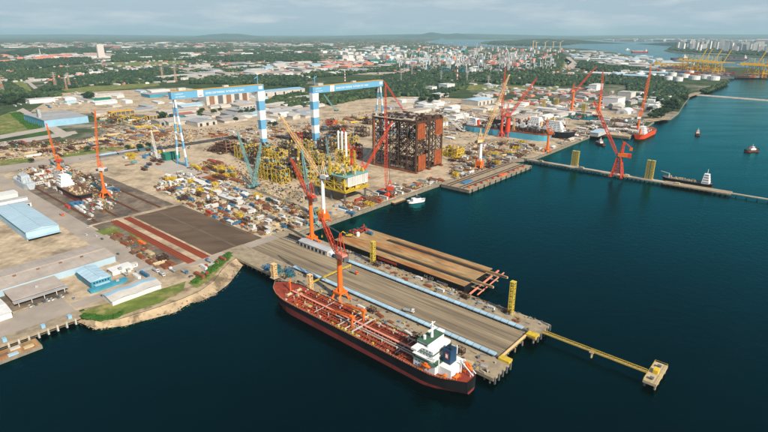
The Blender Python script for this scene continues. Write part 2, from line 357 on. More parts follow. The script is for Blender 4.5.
sheet('shore_road', rect(-5,8,-178,-119), Z3, 'road')
sheet('quay_road', rect(-20,18,-420,-179), Z3, 'road')
sheet('beige_lot', rect(-190,-110,-260,-125), Z2, 'sand')
sheet('parking_lot', rect(-62,-24,-260,-172), Z3, 'dirt')
pxsheet('grass_patch', [(79,312),(108,303),(168,287),(186,281),(183,290),(160,303),(140,309),(118,317),(95,319)], Z4, 'grass')
pxsheet('verge_ground', [(84,309),(150,294),(186,281),(222,258),(250,247),(254.5,250),(240,255.5),(230,261.5),(221.5,270),(213.5,281),(200,290.5),(182,298.5),(165,304.5),(147,310.5),(120,318.5),(95,320.5)], Z2+.01, 'beach')
pxsheet('grass_patch', [(188,283),(206,273),(222,259),(232,252),(236,254),(226,262),(213,277),(197,288)], Z4, 'grass')
pxsheet('grass_patch', [(95,231),(114,226),(124,231),(104,235)], Z4, 'grass')
pxsheet('grass_patch', [(125,228),(140,236),(150,243),(135,242)], Z4, 'grass')
pxsheet('grass_patch', [(60,154),(95,147),(130,147),(108,153),(70,159),(30,168)], Z3, 'grass')
pxsheet('grass_patch', [(0,158),(30,158),(35,165),(0,168)], Z3, 'grass')
pxsheet('grass_patch', [(0,116),(10,112),(22,110),(46,128),(40,131),(0,134)], Z3, 'grass')
pxsheet('lush_patch', [(9,113),(20,111.5),(44,126),(38,129),(28,129)], Z4, 'lush')
pxsheet('lush_patch', [(20,134),(48,129),(54,133),(30,137)], Z4, 'lush')
pxsheet('lush_patch', [(80,317),(84,314),(108,317),(122,312),(118,318),(100,321)], Z4+.03, 'lush')
pxsheet('access_road', [(16,111),(23,108),(72,135),(62,138)], Z4, 'pale_road')
pxsheet('access_road', [(0,135),(48,127),(50,130),(0,139)], Z4+.02, 'pale_road')
pxsheet('access_road', [(0,142),(75,131),(78,133.5),(0,147)], Z4+.04, 'pale_road')
pxsheet('access_road', [(0,166),(120,150),(160,143),(162,146),(120,156),(0,173)], Z4, 'road')
pxsheet('access_road', [(140,163),(165,158),(262,195),(248,199)], Z2, 'pale_road')
pxsheet('meadow', [(60,89.5),(90,86.5),(158,82.5),(160,85.5),(120,89.5),(70,92.5)], G+.5, 'grass')
pxsheet('meadow', [(8,81),(24,80),(32,91),(6,92)], G+.5, 'grass')
pxsheet('meadow', [(470,84),(560,88),(590,92),(520,92),(466,90)], G+.5, 'grass')
pxsheet('bare_ground', [(540,91),(600,88),(612,96),(560,101)], G+.55, 'dirt')
pxsheet('works_ground', [(330,104),(385,98),(384,112),(345,114)], G+.2, 'sand')
pxsheet('works_ground', [(60,93),(175,88),(250,92),(420,97),(520,101),(640,115),(600,124),(300,118),(30,112)], G+.01, 'sand')
for px, m in (([(110,63),(182,60.5),(190,64),(115,66.5)],'grass'), ([(560,56),(570,57),(580,66),(572,69)],'pale_road'), ([(600,73),(640,71),(642,73),(600,75)],'pale_road'),
              ([(545,60),(560,54),(572,62),(562,70),(540,72)],'grass'), ([(156,71),(196,67),(200,69),(160,75)],'pale_road'), ([(196,72.5),(300,74),(400,72),(400,73.5),(300,76),(196,74.5)],'pale_road'),
              ([(24,80),(27,79.5),(38,88),(34,89)],'pale_road'), ([(655,104),(668,98),(680,96),(676,106),(660,112)],'grass')):
    pxsheet('far_ground', px, G+.6, m)
pxsheet('dock_water', [(543,114.5),(560,110.5),(612,118),(600,122)], G+.25, 'water')
pxsheet('sand_spit', [(684,96.5),(692,93),(703,91),(700,93.5),(690,97)], G+.3, 'beach')
pxsheet('sand_spit', [(640,121),(652,117),(671,117.5),(668,119.5),(650,122)], G+.3, 'beach')

# ------------------------------------------------------------------ the main jetty
jt = thing('jetty', 'wide concrete jetty with twin blue covered walkways beside the red tanker', 'jetty', W(0,0,0))
MB().box(-6,300,-38.6,-15,3.2,5.5).build('deck_strip', 'pierstrip', jt)
MB().box(-6,299,22,46,3.2,5.5).build('deck_strip', 'pierstrip', jt)
dk = MB().box(8,292,-15,22,3.0,5.1).build('deck', 'pierdeck', jt)
for i in range(11):
    x = 24+25*i; MB().box(x,x+.25,-14.9,21.9,5.1,5.12).build('joint', 'pile', dk)
pl = MB()
for i in range(40):
    for y in (-36.5,-29,-19,-8,4,15,26,35,43):
        pl.cyl(4+i*7.4, y, -2, 3.2, .55, n=6)
for y in np.arange(-37,45,6): pl.cyl(297 if not -15 < y < 22 else 290, y, -2, 3.2, .7, n=6)
tag(pl.build('piles', 'pile', jt), kind='stuff')
fd = MB()
for y in np.arange(-38,-14,5): fd.box(300,301,y,y+1.2,1,5.6)
for y in np.arange(24,46,5): fd.box(299,300,y,y+1.2,1,5.6)
for x in np.arange(30,298,9): fd.box(x,x+1.6,46,46.8,1.5,5.7)
tag(fd.build('fenders', 'dgrey', jt), kind='stuff')
MB().box(292,299.5,20,26,5.5,7.2).build('yellow_platform', 'yellow', jt); MB().box(292,300,-19,-14,5.5,7.2).build('yellow_platform', 'yellow', jt)
MB().box(291.5,292.6,-14.5,20,5.2,6.3).build('edge_beam', 'cream', jt)
for yy, (x0, x1) in ((24.5,(72,292)), (-17.5,(80,292))):
    wk = thing('covered_walkway', 'row of light blue covers along the %s side of the jetty' % ('barge' if yy > 0 else 'tanker'), 'walkway', W(0,yy,5.5), group='blue covers on the jetty')
    lg = MB()
    for i in range(int((x1-x0)/3)): lg.box(x0+i*3+.3,x0+i*3+.7,-1.4,-1.0,-.3,2.1); lg.box(x0+i*3+.3,x0+i*3+.7,.8,1.2,0,2.1)
    lg.box(x0,x1,-.2,1.0,0,1.7)
    tag(lg.build('posts', 'dgrey', wk), kind='stuff')
    q = None
    for i in range(int((x1-x0)/6)):
        if q is None:
            q = MB().add([(0,-1.7,2.0),(5.4,-1.7,2.0),(5.4,1.6,2.0),(0,1.6,2.0),(0,-1.5,2.7),(5.4,-1.5,2.7),(5.4,1.2,3.2),(0,1.2,3.2)], [(3,2,1,0),(4,5,6,7),(0,1,5,4),(1,2,6,5),(2,3,7,6),(3,0,4,7)]).build('cover', 'coverblue', wk, (x0,0,0))
        else: dup(q, (x0+6*i,0,0), parent=wk)
# walkway out to the dolphin
wb = thing('footbridge', 'long yellow footbridge running out from the jetty over open water', 'footbridge', W(299,33.5,0))
fb = MB(); fb.box(0,71,-.9,.9,4.6,4.9)
fb.build('deck', 'tan', wb)
for s in (-1,1):
    t_ = MB(); t_.bar((0,s*1.05,4.6),(71,s*1.05,4.6),.35); t_.bar((0,s*1.05,6.0),(71,s*1.05,6.0),.3)
    for i in range(24): t_.bar((i*3,s*1.05,4.6),(i*3+3-.04,s*1.05,6.0),.18); t_.bar((i*3,s*1.05,4.6),(i*3,s*1.05,6.0),.18)
    t_.build('truss', 'yellow', wb)
MB().cyl(36,-.8,-3,4.6,.6,n=8).cyl(36,.8,-3,4.6,.6,n=8).box(34.5,37.5,-2,2,3.9,4.6).build('pier', 'tan', wb)
dl = thing('mooring_dolphin', 'small square mooring dolphin at the outer end of the yellow footbridge', 'dolphin', W(374.5,36,0))
MB().box(-4,4,-13,13,3.2,5.0).build('platform', 'tan', dl)
pl = MB()
for x in (-3,3):
    for y in (-11,-4,4,11): pl.cyl(x,y,-3,3.2,.7,n=8)
tag(pl.build('piles', 'pile', dl), kind='stuff')
fe = MB()
for x0,y0,x1,y1 in ((-3.8,-12.8,3.8,-12.8),(-3.8,12.8,3.8,12.8),(3.8,-12.8,3.8,12.8),(-3.8,-12.8,-3.8,12.8)):
    fe.bar((x0,y0,6.2),(x1,y1,6.2),.15); fe.bar((x0,y0,5),(x0,y0,6.2),.15)
    n_ = max(2,int(max(abs(x1-x0),abs(y1-y0))/3))
    for i in range(n_): fe.bar((x0+(x1-x0)*i/n_,y0+(y1-y0)*i/n_,5),(x0+(x1-x0)*i/n_,y0+(y1-y0)*i/n_,6.2),.12)
fe.build('railing', 'yellow', dl)
MB().box(-1.5,1.5,-2,3,5,7.6).build('hook_cabin', 'yellow', dl)
for y in (-9,7.5): MB().cyl(0,y,5,6.1,.9,.6,n=8).box(-1.2,1.2,y-1.2,y+1.2,6.1,6.5).build('mooring_bollard', 'dgrey', dl)

def lattice_tower(loc, wd, ht, m, label, group, pair=False):
    t = thing('lattice_tower', label, 'tower', loc, group=group)
    for k, ox in enumerate((-1.0,1.0) if pair else (0,)):
        x = ox*wd*.8; b = MB(); b.lattice((x,0,0),(x,0,ht),wd,wd,max(6,int(ht/2.2)),.4,.28); b.build('mast', m, t)
        c = MB()
        for i in range(int(ht/2.2)): c.box(x-wd*.42,x+wd*.42,-wd*.42,wd*.42,i*2.2+.1,i*2.2+.3)
        tag(c.build('steps', m, t), kind='stuff')
        MB().box(x-wd*.6,x+wd*.6,-wd*.6,wd*.6,ht,ht+.4).build('platform', m, t)
    MB().box(-wd*(1.6 if pair else .8),wd*(1.6 if pair else .8),-wd*.8,wd*.8,-.2,.5).build('foot', 'concrete', t)
    return t
lattice_tower(P(373,263.5,5.5), 3.4, 22, 'tower_yellow', 'square yellow lattice tower on the jetty facing the rusty barge', None)
lattice_tower(P(510.5,313.5,5.5), 3.2, 27, 'tower_yellow', 'slim yellow lattice tower near the outer corner of the jetty', None)
lattice_tower(P(310.5,291,5.5), 3.2, 15, 'cream', 'tan lattice tower beside the tanker foredeck', None)
gw = thing('pipe_bridge', 'thin yellow pipe bridge crossing the jetty beside the orange crane', 'pipe bridge', P(311,290,5.5))
MB().bar((0,0,6.4),(0,48,6.4),.7).bar((0,0,7.4),(0,48,7.4),.3).build('beam', 'yellow', gw)
for y in (2,17,33,47): MB().bar((0,y,0),(0,y,6.4),.5).build('post', 'yellow', gw)
lattice_tower(P(274.5,277.5,5.5), 3.6, 13, 'cream', 'short tan lattice tower next to the tanker bow', None)

# ------------------------------------------------------------------ ships
def hull_mesh(Ln, beam, zs, mats_idx, rake=8, sternfull=.75, bowstart=.80, n=26, sheer=2.0, tilt=0.0, draft=-2.5):
    """zs: heights of paint lines from low to deck; bow at +x. tilt: lowers the paint line towards the stern"""
    def hb(t, zf):
        # half breadth at station t (0 stern, 1 bow), zf 0 low..1 deck
        if t < .14: k = sternfull + (1-sternfull)*math.sin(t/.14*math.pi/2); k *= 1-(1-zf)**1.2*(1-t/.14)*.75
        elif t > bowstart:
            q = (t-bowstart)/(1-bowstart); k = (1-q**(2.0+1.2*zf))**(.75 if zf > .5 else .95)
        else: k = 1
        return beam/2*max(k, .015)
    b = MB(); lev = [draft]+list(zs); rows = []
    top = lev[-1]
    for li, z in enumerate(lev):
        zf = max(0, min(1, (z-draft)/(top-draft))); r = []
        for i in range(n+1):
            t = 1-(1-i/n)**1.35 if i/n > .5 else i/n; t = i/n
            x = t*Ln - rake*(1-zf)*(max(0,(t-.8)/.2)**1.5)
            zz = z
            if li == len(lev)-1: zz = z + sheer*max(0,(t-.82)/.18)**1.3 + (.6 if t < .04 else 0)
            elif li > 0 and li < len(lev)-1: zz = z - tilt*(1-t)
            r.append((x, hb(t,zf), zz))
        rows.append(r)
    for s in (1,-1):
        for li in range(len(rows)-1):
            vs = [(x,y*s,z) for x,y,z in rows[li]]+[(x,y*s,z) for x,y,z in rows[li+1]]
            fs = [(i,i+1,n+2+i,n+1+i) if s < 0 else (n+1+i,n+2+i,i+1,i) for i in range(n)]
            b.add(vs, fs, mats_idx[li])
    # transom
    for li in range(len(rows)-1):
        a = rows[li][0]; c = rows[li+1][0]
        b.add([(a[0],a[1],a[2]),(a[0],-a[1],a[2]),(c[0],-c[1],c[2]),(c[0],c[1],c[2])], [(0,1,2,3)], mats_idx[li])
    return b, rows
def deck_mesh(rows, drop=.5, inset=.3):
    b = MB(); top = rows[-1]; n = len(top)
    vs = [(x,max(y-inset,.02),z-drop) for x,y,z in top]+[(x,-max(y-inset,.02),z-drop) for x,y,z in top]
    b.add(vs, [(i,n+i,n+i+1,i+1) for i in range(n-1)]); return b
def windows_row(t, par, x0, x1, y, z, nrm='y', n=6, w=.8, h=.9, m='glass'):
    for i in range(n):
        c = x0+(x1-x0)*(i+.5)/n
        if nrm == 'y': MB().box(c-w/2,c+w/2,y-.06,y+.06,z,z+h).build('window', m, par)
        else: MB().box(y-.06,y+.06,c-w/2,c+w/2,z,z+h).build('window', m, par)

tk = thing('tanker', 'black and red product tanker with rust red deck moored at the jetty', 'ship', W(293,-53,0), YAW+math.pi)
hm, rows = hull_mesh(194, 27.4, [6.3, 9.4], [1,0], rake=9, tilt=4.4, sheer=2.8, sternfull=.36)
hm.build('hull', ['blackhull','boot'], tk)
dk = deck_mesh(rows).build('deck', 'deckred', tk)
DZ = 8.9
# deck ribs (transverse and long stiffeners that give the deck its striped look)
rb = MB()
for i in range(44): rb.box(44+i*2.9,44.55+i*2.9,-12.6,12.6,DZ,DZ+.7)
for y in (-11,-7,-3.4,3.4,7,11): rb.box(42,168,y-.15,y+.15,DZ,DZ+.6)
tag(rb.build('deck_ribs', 'ribred', dk), kind='stuff')
cw = MB().box(40,172,-.9,.9,DZ+2.2,DZ+2.5)
for i in range(34): cw.box(41+i*3.9,41.2+i*3.9,-.8,-.6,DZ,DZ+2.2); cw.box(41+i*3.9,41.2+i*3.9,.6,.8,DZ,DZ+2.2)
cw.build('catwalk', 'pink', tk)
for k, (y, m, x1) in enumerate(((-3.2,'rust',160),(-4.3,'deckred',150),(2.4,'offwhite',118),(3.5,'rust',165),(4.6,'offwhite',112),(5.6,'rust',140),(8.2,'ribred',150),(-8.4,'rust',156),(9.4,'rust',120),(-9.6,'offwhite',108),(-6,'deckred',166))):
    MB().bar((41,y,DZ+1.3),(x1,y,DZ+1.3),.75,n=6).build('pipe', m, tk)
for i, x in enumerate((88,91.5,95,98.5,102,105.5)):
    p = MB().bar((x,-11.6,DZ+1.9),(x,11.6,DZ+1.9),.7,n=6); p.bar((x,11.6,DZ+1.9),(x,12.4,DZ+1.9),1.2,n=8).bar((x,-12.4,DZ+1.9),(x,-11.6,DZ+1.9),1.2,n=8); p.build('manifold_pipe', 'offwhite' if i % 2 else 'rust', tk)
for y in (-11.4,11.4): MB().box(86,108,y-1,y+1,DZ,DZ+1).build('drip_tray', 'yellow', tk)
for x, y in ((97,6),(97,-6)):
    k = MB().cyl(x,y,DZ,DZ+9,.9,.75,n=8).box(x-1.6,x+1.8,y-1.4,y+1.4,DZ+8,DZ+10); k.build('hose_crane_post', 'orange', tk)
    MB().lattice((x+1,y,DZ+9.5),(x+22,y,DZ+6.6),1.4,.7,8,.28,.18).build('hose_crane_boom', 'orange', tk)
for i in range(9):
    for s in (-1,1):
        x = 50+i*13.4
        MB().bar((x+2.6,-10.5,DZ+1.5),(x+2.6,10.5,DZ+1.5),.45,n=6).build('cross_pipe', 'offwhite' if i % 3 == 0 else 'ribred', tk) if s > 0 else None
        MB().box(x+8,x+9.4,s*10.6,s*11.8,DZ,DZ+1.4).build('deck_locker', ('tan','yellow','offwhite')[i % 3], tk)
        MB().cyl(x,s*9.2,DZ,DZ+1.6,1.0,n=8).cyl(x,s*9.2,DZ+1.6,DZ+1.9,1.25,n=8).build('tank_hatch', 'rust' if (i+s) % 2 else 'deckred', tk)
        MB().cyl(x+5,s*6.1,DZ,DZ+2.6,.28,n=6).cyl(x+5,s*6.1,DZ+2.6,DZ+3.0,.5,n=6).build('vent_post', 'offwhite', tk)
MB().add([(146+math.cos(t)*r,6+math.sin(t)*r,DZ+.75) for t in np.linspace(0,2*math.pi,25)[:-1] for r in (2.8,4.0)], [(2*i,2*i+1,(2*i+3)%48,(2*i+2)%48) for i in range(24)]).build('winching_circle', 'yellow', tk)
MB().cyl(146,6,DZ+.55,DZ+.7,4.2,n=20).build('winching_pad', 'tan', tk)
for x, y in ((170,5),(170,-5),(163,0),(30,10.5),(8,5),(8,-5),(14,8)):
    MB().bar((x,y-2,DZ+1.3),(x,y+2,DZ+1.3),2.0,n=8).box(x-1.6,x+1.6,y-2.4,y-2.0,DZ,DZ+2.4).box(x-1.6,x+1.6,y+2,y+2.4,DZ,DZ+2.4).build('winch', 'tan' if x > 100 else 'orange', tk)
fm = MB().cyl(174,0,DZ+1,DZ+13,.55,.3,n=8).box(173.8,174.2,-1.8,1.8,DZ+9,DZ+9.4); fm.build('foremast', 'orange', tk)
rl = MB()
top = rows[-1]
for s in (1,-1):
    for i in range(1,len(top)-1):
        a = Vector((top[i][0],s*(top[i][1]-.15),top[i][2]+1.1)); c = Vector((top[i+1][0],s*(top[i+1][1]-.15),top[i+1][2]+1.1))
        rl.bar(a,c,.14); 
        for q in range(4):
            e = a.lerp(c,q/4); rl.bar(e-Vector((0,0,1.2)),e,.12)
rl.build('railing', 'tan', tk)
# accommodation block, bridge, funnel
ac = MB().box(20,37,-11,11,DZ,DZ+6.0); ac.build('deckhouse', 'paint_white', tk)
ac2 = MB().box(23,36.5,-9.5,9.5,DZ+6,DZ+14.4).build('accommodation_block', 'paint_white', tk)
for lv in range(5):
    z = DZ+1.3+lv*2.9; hw = 11 if lv < 2 else 9.5; xf = 37 if lv < 2 else 36.5
    windows_row(tk, ac2, -hw+.8, hw-.8, xf, z, 'x', 9); windows_row(tk, ac2, 24, 36, hw, z, 'y', 5); windows_row(tk, ac2, 24, 36, -hw, z, 'y', 5)
for lv in range(3): MB().box(19.5 if lv == 0 else 22,37.6,-11.6 if lv < 2 else -10.2,11.6 if lv < 2 else 10.2,DZ+6.02+lv*3.0,DZ+6.2+lv*3.0).build('deck_edge', 'deckgreen' if lv != 1 else 'paint_white', tk)
br = MB().box(27.5,36.2,-8.5,8.5,DZ+14.4,DZ+17.6).build('bridge', 'paint_white', tk)
MB().box(36.2,36.32,-8,8,DZ+15.6,DZ+16.9).build('bridge_window', 'glass', br); MB().box(28.5,35.8,8.5,8.6,DZ+15.6,DZ+16.9).build('bridge_window', 'glass', br)
for s in (-1,1): MB().box(31.5,35.8,s*8.5 if s > 0 else -15.4,15.4 if s > 0 else -8.5,DZ+14.2,DZ+15.6).build('bridge_wing', 'paint_white', tk)
MB().box(27.3,36.4,-8.7,8.7,DZ+17.6,DZ+17.9).build('monkey_deck', 'deckgreen', tk)
mm = MB().cyl(31,0,DZ+17.9,DZ+29,1.0,.5,n=8).box(30.2,31.8,-4,4,DZ+23,DZ+23.5).box(29,33,-.5,.5,DZ+26,DZ+26.4).box(30.8,31.2,-3,3,DZ+27.5,DZ+27.9); mm.build('radar_mast', 'paint_white', tk)
MB().cyl(33,5,DZ+17.9,DZ+20.5,.9,n=8).build('satellite_dome', 'paint_white', tk)
fn = MB().prism([(14,-3.5),(19.98,-3.2),(19.98,3.2),(14,3.5)],DZ+6,DZ+15.6).build('funnel', 'navy', tk)
MB().box(15.5,18,3.3,3.56,DZ+9.6,DZ+13.6).box(19.9,20.12,-3.0,3.0,DZ+10,DZ+13.2).build('emblem_band', 'red', fn); MB().box(20.12,20.2,-1.2,1.2,DZ+10.4,DZ+12.8).box(16,17.6,3.56,3.64,DZ+10.4,DZ+12.8).build('emblem', 'paint_white', fn)
MB().cyl(15,1.4,DZ+15.6,DZ+17.6,.7,n=8).cyl(17.4,-1.2,DZ+15.6,DZ+17.6,.6,n=8).cyl(18,1.6,DZ+15.6,DZ+17,.4,n=8).build('exhaust_pipes', 'dark', fn)
MB().box(10,21,-8,8,DZ,DZ+6).build('engine_casing', 'paint_white', tk)
def lifeboat(par, x, y, z, rz=0):
    b = MB(); n = 8; rr = []
    for i in range(n+1):
        t = i/n; k = math.sin(math.pi*min(max(t,.06),.94))**.5; rr.append([(-3.6+7.2*t, math.cos(a)*1.3*k, math.sin(a)*1.4*k) for a in np.linspace(0,2*math.pi,9)[:-1]])
    vs = [p for r in rr for p in r]; b.add(vs, [(i*8+j,(i+1)*8+j,(i+1)*8+(j+1)%8,i*8+(j+1)%8) for i in range(n) for j in range(8)])
    o = b.build('lifeboat', 'orange', par, (x,y,z), rz, smooth=True); MB().box(-1,1,-.8,.8,1.1,1.9).build('canopy', 'orange', o); return o
lifeboat(tk, 26, 12.6, DZ+5)
fl = lifeboat(tk, 4.5, -3, DZ+6.5); fl.rotation_euler = (0, R(35), math.pi)
MB().bar((9,-4.5,DZ+8.5),(0,-4.5,DZ+2.2),.5).bar((9,-1.5,DZ+8.5),(0,-1.5,DZ+2.2),.5).bar((9,-4.5,DZ),(9,-4.5,DZ+8.5),.5).bar((9,-1.5,DZ),(9,-1.5,DZ+8.5),.5).bar((2,-4.5,DZ),(2,-4.5,DZ+3.4),.4).bar((2,-1.5,DZ),(2,-1.5,DZ+3.4),.4).build('launch_frame', 'paint_white', tk)
MB().box(.5,5,-.35,.35,-3,3.2).build('rudder', 'boot', tk)
for s in (-1,1): MB().bar((18,s*10,DZ+6),(18,s*10,DZ+12),.7,n=8).bar((18,s*10,DZ+11),(26,s*11,DZ+10),.4).build('stores_crane', 'paint_white', tk)

# rusty flat-topped dock barge moored behind the jetty
bg_ = thing('dock_barge', 'long rusty flat topped barge moored behind the jetty', 'barge', W(62,50.5,0))
MB().box(0,158,0,46,-2,8.6).build('hull', 'blackhull', bg_)
dk = MB().box(-.2,158.2,-.2,46.2,8.6,9.0).build('deck', 'rust_deck', bg_)
for y in (9,33):
    MB().box(42,158.2,y,y+3.2,9.05,9.3).build('slot_shade', 'dark', dk)  # dark slot strip, widened to paint in the shaded side of the beam
    MB().box(44,178,y+3.2,y+4.8,9.0,10.6).build('skid_beam', 'rust_deck', bg_); MB().bar((172,y+4,9.6),(178.5,y+4,9.6),1.6).build('beam_end', 'tan', bg_)
MB().bar((164,-1,3.5),(164,47,8.4),1.2).bar((170,2,4),(170,46,8.6),.8).build('cross_beam', 'pink', bg_)
for y in (12,36): MB().bar((158,y,4),(170,y,4),.9).bar((158,y,8.2),(170,y,8.2),.6).bar((158,y,4),(164,y,8.2),.5).build('end_bracket', 'tan', bg_)
MB().box(60,84,-.25,-.05,5.2,7.4).build('side_patch', 'red', bg_)
text_mesh('hull_lettering', 'H-10', 4.2, 'offwhite', bg_, (116,-.2,3.6), (math.pi/2,0,0), wide=1.2)
text_mesh('hull_lettering', 'SINGAPORE', 2.0, 'offwhite', bg_, (130,-.2,3.8), (math.pi/2,0,0), wide=1.1)
MB().box(-4,6,10,38,-2,8.4).build('stern_block', 'darkrust', bg_)
def small_machine(loc, m, label, cat, nm, rz=YAW, grp=None):
    t = thing(nm, label, cat, loc, rz, grp)
    MB().box(-3,3,-1.6,1.6,.8,2.6).build('body', m, t); MB().box(.8,2.8,-1.5,1.5,2.6,4.2).build('cab', 'glass', t)
    for s in (-1,1): MB().box(-3.3,3.3,s*1.6-.45,s*1.6+.45,0,1.1).build('track', 'dark', t)
    MB().bar((2,0,2.4),(7,0,5),.7).bar((7,0,5),(9.5,0,1.5),.5).build('arm', m, t)
    return t
for i, (x, y, m, c) in enumerate(((352,233,'red','red'),(356,231.5,'red','red'),(361,232,'red','red'),(366,230.5,'red','red'),(349,236.5,'yellow','yellow'))):
    small_machine(P(x,y,9.05), m, '%s winch machine with folded arm at the root of the rusty barge' % c, 'machine', 'deck_machine', YAW+i*.9, 'machines on the rusty barge')
t = thing('storage_tank', 'blue rounded tank at the root of the rusty barge', 'tank', P(370,234.5,9.05)); MB().bar((-3.5,0,2),(3.5,0,2),3.4,n=12).build('shell', 'blue', t); MB().box(-3,-2,-1.4,1.4,0,1.2).box(2,3,-1.4,1.4,0,1.2).build('saddle', 'dgrey', t)
t = thing('storage_tank', 'white upright tank among the red machines on the barge', 'tank', P(358,236,9.05)); MB().cyl(0,0,0,4,1.8,n=12).cyl(0,0,4,4.8,1.8,.5,n=12).build('shell', 'white', t)

# ------------------------------------------------------------------ cranes
def dock_crane(name, base, colht, mcol, mboom, label, boom_px=None, az=None, blen=45, bel=50, portal=None, mleg=None, colr=1.9, ah=14, bw=3.0, house='orange', legs='splay', leg=10, group=None):
    """portal slewing crane: legs, column, slew house, A-frame, lattice boom, counterweight"""
    t = thing(name, label, 'crane', base, 0, group)
    mleg = mleg or mcol; lh = leg
    for sx in (-1,1):
        for sy in (-1,1):
            a = Vector((sx*5.2, sy*5.2, 0)); a.rotate(Matrix.Rotation(YAW,3,'Z')); q = Vector((sx*1.2, sy*1.2, lh)); q.rotate(Matrix.Rotation(YAW,3,'Z'))
            MB().bar(a, q, 1.5, 1.3).cb(a.x,a.y,0,3.6,1.6,1.5,YAW).build('leg', mleg, t)
    pf = MB().cb(0,0,lh*.55,8.5,8.5,1.6,YAW)
    if lh >= 15 and mleg == 'orange': pf.cb(0,0,lh*.18,9.5,9.5,lh*.37,YAW)
    pf.build('portal_frame', mleg, t)
    MB().cyl(0,0,lh*.5,colht,colr*1.15,colr,n=14).build('column', mcol, t)
    c, s = math.cos(az), math.sin(az); d = Vector((c,s,0))
    MB().cyl(0,0,colht,colht+1.2,colr*1.5,n=14).build('slew_ring', 'dgrey', t)
    hs = MB().cb(-c*3.5,-s*3.5,colht+1.2,9,5,4.2,az).build('machinery_house', house, t)
    MB().cb(-c*8.6,-s*8.6,colht+.6,2.6,4.6,3.4,az).build('counterweight', 'dgrey', t)
    MB().cb(c*2.2-s*3.3,s*2.2+c*3.3,colht+1.2,2.4,2,2.6,az).build('operator_cab', 'glass', t)
    top = Vector((-c*2.5,-s*2.5,colht+5.4+ah)); af = MB(); pr = Vector((-s,c,0))
    for k in (-1,1):
        af.bar(d*1.8+pr*(2*k)+Vector((0,0,colht+4)), top+pr*.6*k, .55); af.bar(d*-6.5+pr*(2*k)+Vector((0,0,colht+4.6)), top+pr*.6*k, .5)
        for q in range(3): af.bar(d*(1.8-4.3*q/3.)+pr*(2*k)*(1-.23*q)+Vector((0,0,colht+4+(ah+1.4)*q/3.)), d*(-6.5+4*(q+1)/3.)+pr*(2*k)*(1-.23*(q+1))+Vector((0,0,colht+4.6+(ah+.8)*(q+1)/3.)), .35)
    af.build('a_frame', mboom, t)
    piv = d*2.6+Vector((0,0,colht+3.0))
    if boom_px: tip = tip_at(Vector(base)+piv, az, *boom_px)-Vector(base)
    else: tip = piv+d*(blen*math.cos(R(bel)))+Vector((0,0,blen*math.sin(R(bel))))
    Lb = (tip-piv).length; nn = max(8,int(Lb/3.4))
    bo = MB().lattice(piv, tip, 1.4, .9, nn, .42 if bw > 2.6 else .3, .26 if bw > 2.6 else .16, wm=bw).build('boom', mboom, t)
    MB().bar(tip-d*.5,tip+d*1.5,1.5).build('sheave_head', mboom, bo)
    cb = MB()
    for k in (-1,1): cb.bar(top+pr*.5*k, piv.lerp(tip,.86)+pr*.4*k, .16, n=3)
    drop = min(tip.z-4, Lb*.45); cb.bar(tip+d*.8, tip+d*.8-Vector((0,0,drop)), .14, n=3); cb.build('ropes', 'dgrey', t)
    MB().cb(tip.x+d.x*.8,tip.y+d.y*.8,tip.z-drop-2,1.2,.8,2).build('hook_block', 'yellow', t)
    return t
def az_px(x0, y0, x1, y1):
    v = P(x1,y1)-P(x0,y0); return math.atan2(v.y, v.x)
YB = YAW+math.pi/2    # heading of BX
# the two cranes beside the pier
dock_crane('jetty_crane', P(340.5,299,5.5), 36, 'orange', 'crane_red', 'orange column crane straddling the blue covers beside the tanker', az=YAW+math.pi*.95, boom_px=(322,219), house='pink', ah=17, leg=11)
dock_crane('jetty_crane', W(44,36,5.5), 46, 'orange', 'crane_red', 'orange column crane with red boom at the jetty root', az=YAW+math.pi-.15, boom_px=(291,159), house='crane_red', ah=14, leg=9)
dock_crane('quay_crane', P(324,221,5), 50, 'paint_white', 'cream', 'white column crane on orange legs with cream boom beside the quay corner', az=YAW+math.pi+.05, boom_px=(280.5,116), house='white', mleg='orange', ah=16, bw=3.6, leg=15)
dock_crane('quay_crane', P(479.5,167.5,5), 40, 'paint_white', 'cream', 'white column crane on orange legs behind the flat quayside barge', az=R(25), boom_px=(509,75), house='cream', mleg='orange', ah=18, bw=4.2, colr=2.4, leg=17)
dock_crane('yard_crane', P(507,137,5), 42, 'crane_red', 'crane_red', 'heavy red crane towering over the blue hull in dry dock', az=R(20), boom_px=(536,79), house='crane_red', ah=22, bw=4.0, colr=4.5, leg=20)
dock_crane('yard_crane', P(501,137,5), 40, 'crane_red', 'crane_red', 'red crane with near vertical boom beside the heavy red crane', az=R(150), boom_px=(505.5,68), house='crane_red', ah=14, bw=3.6, colr=2.2, leg=14)
dock_crane('yard_crane', P(547,152,5), 32, 'orange', 'orange', 'orange crane with upright boom at the corner of the stepped quay', az=R(150), boom_px=(547.5,118), house='orange', ah=8, bw=2.2, leg=9)
dock_crane('yard_crane', P(571.5,111.5,5), 52, 'orange', 'crane_red', 'tall orange crane beside the dock basin with boom towards the warehouses', az=R(15), boom_px=(596,67), house='orange', ah=20, bw=3.2, leg=14, colr=2.6)
dock_crane('yard_crane', P(598.5,111.5,5), 42, 'orange', 'crane_red', 'orange crane with steep boom beside the white workshop', az=R(40), boom_px=(603,70), house='crane_red', ah=18, bw=4.2, leg=14, colr=2.6)
dock_crane('wharf_crane', P(637.5,131,5), 26, 'orange', 'orange', 'orange crane with very long boom standing behind the orange ship', az=R(15), boom_px=(651,67), house='white', ah=14, bw=4.5, leg=10)
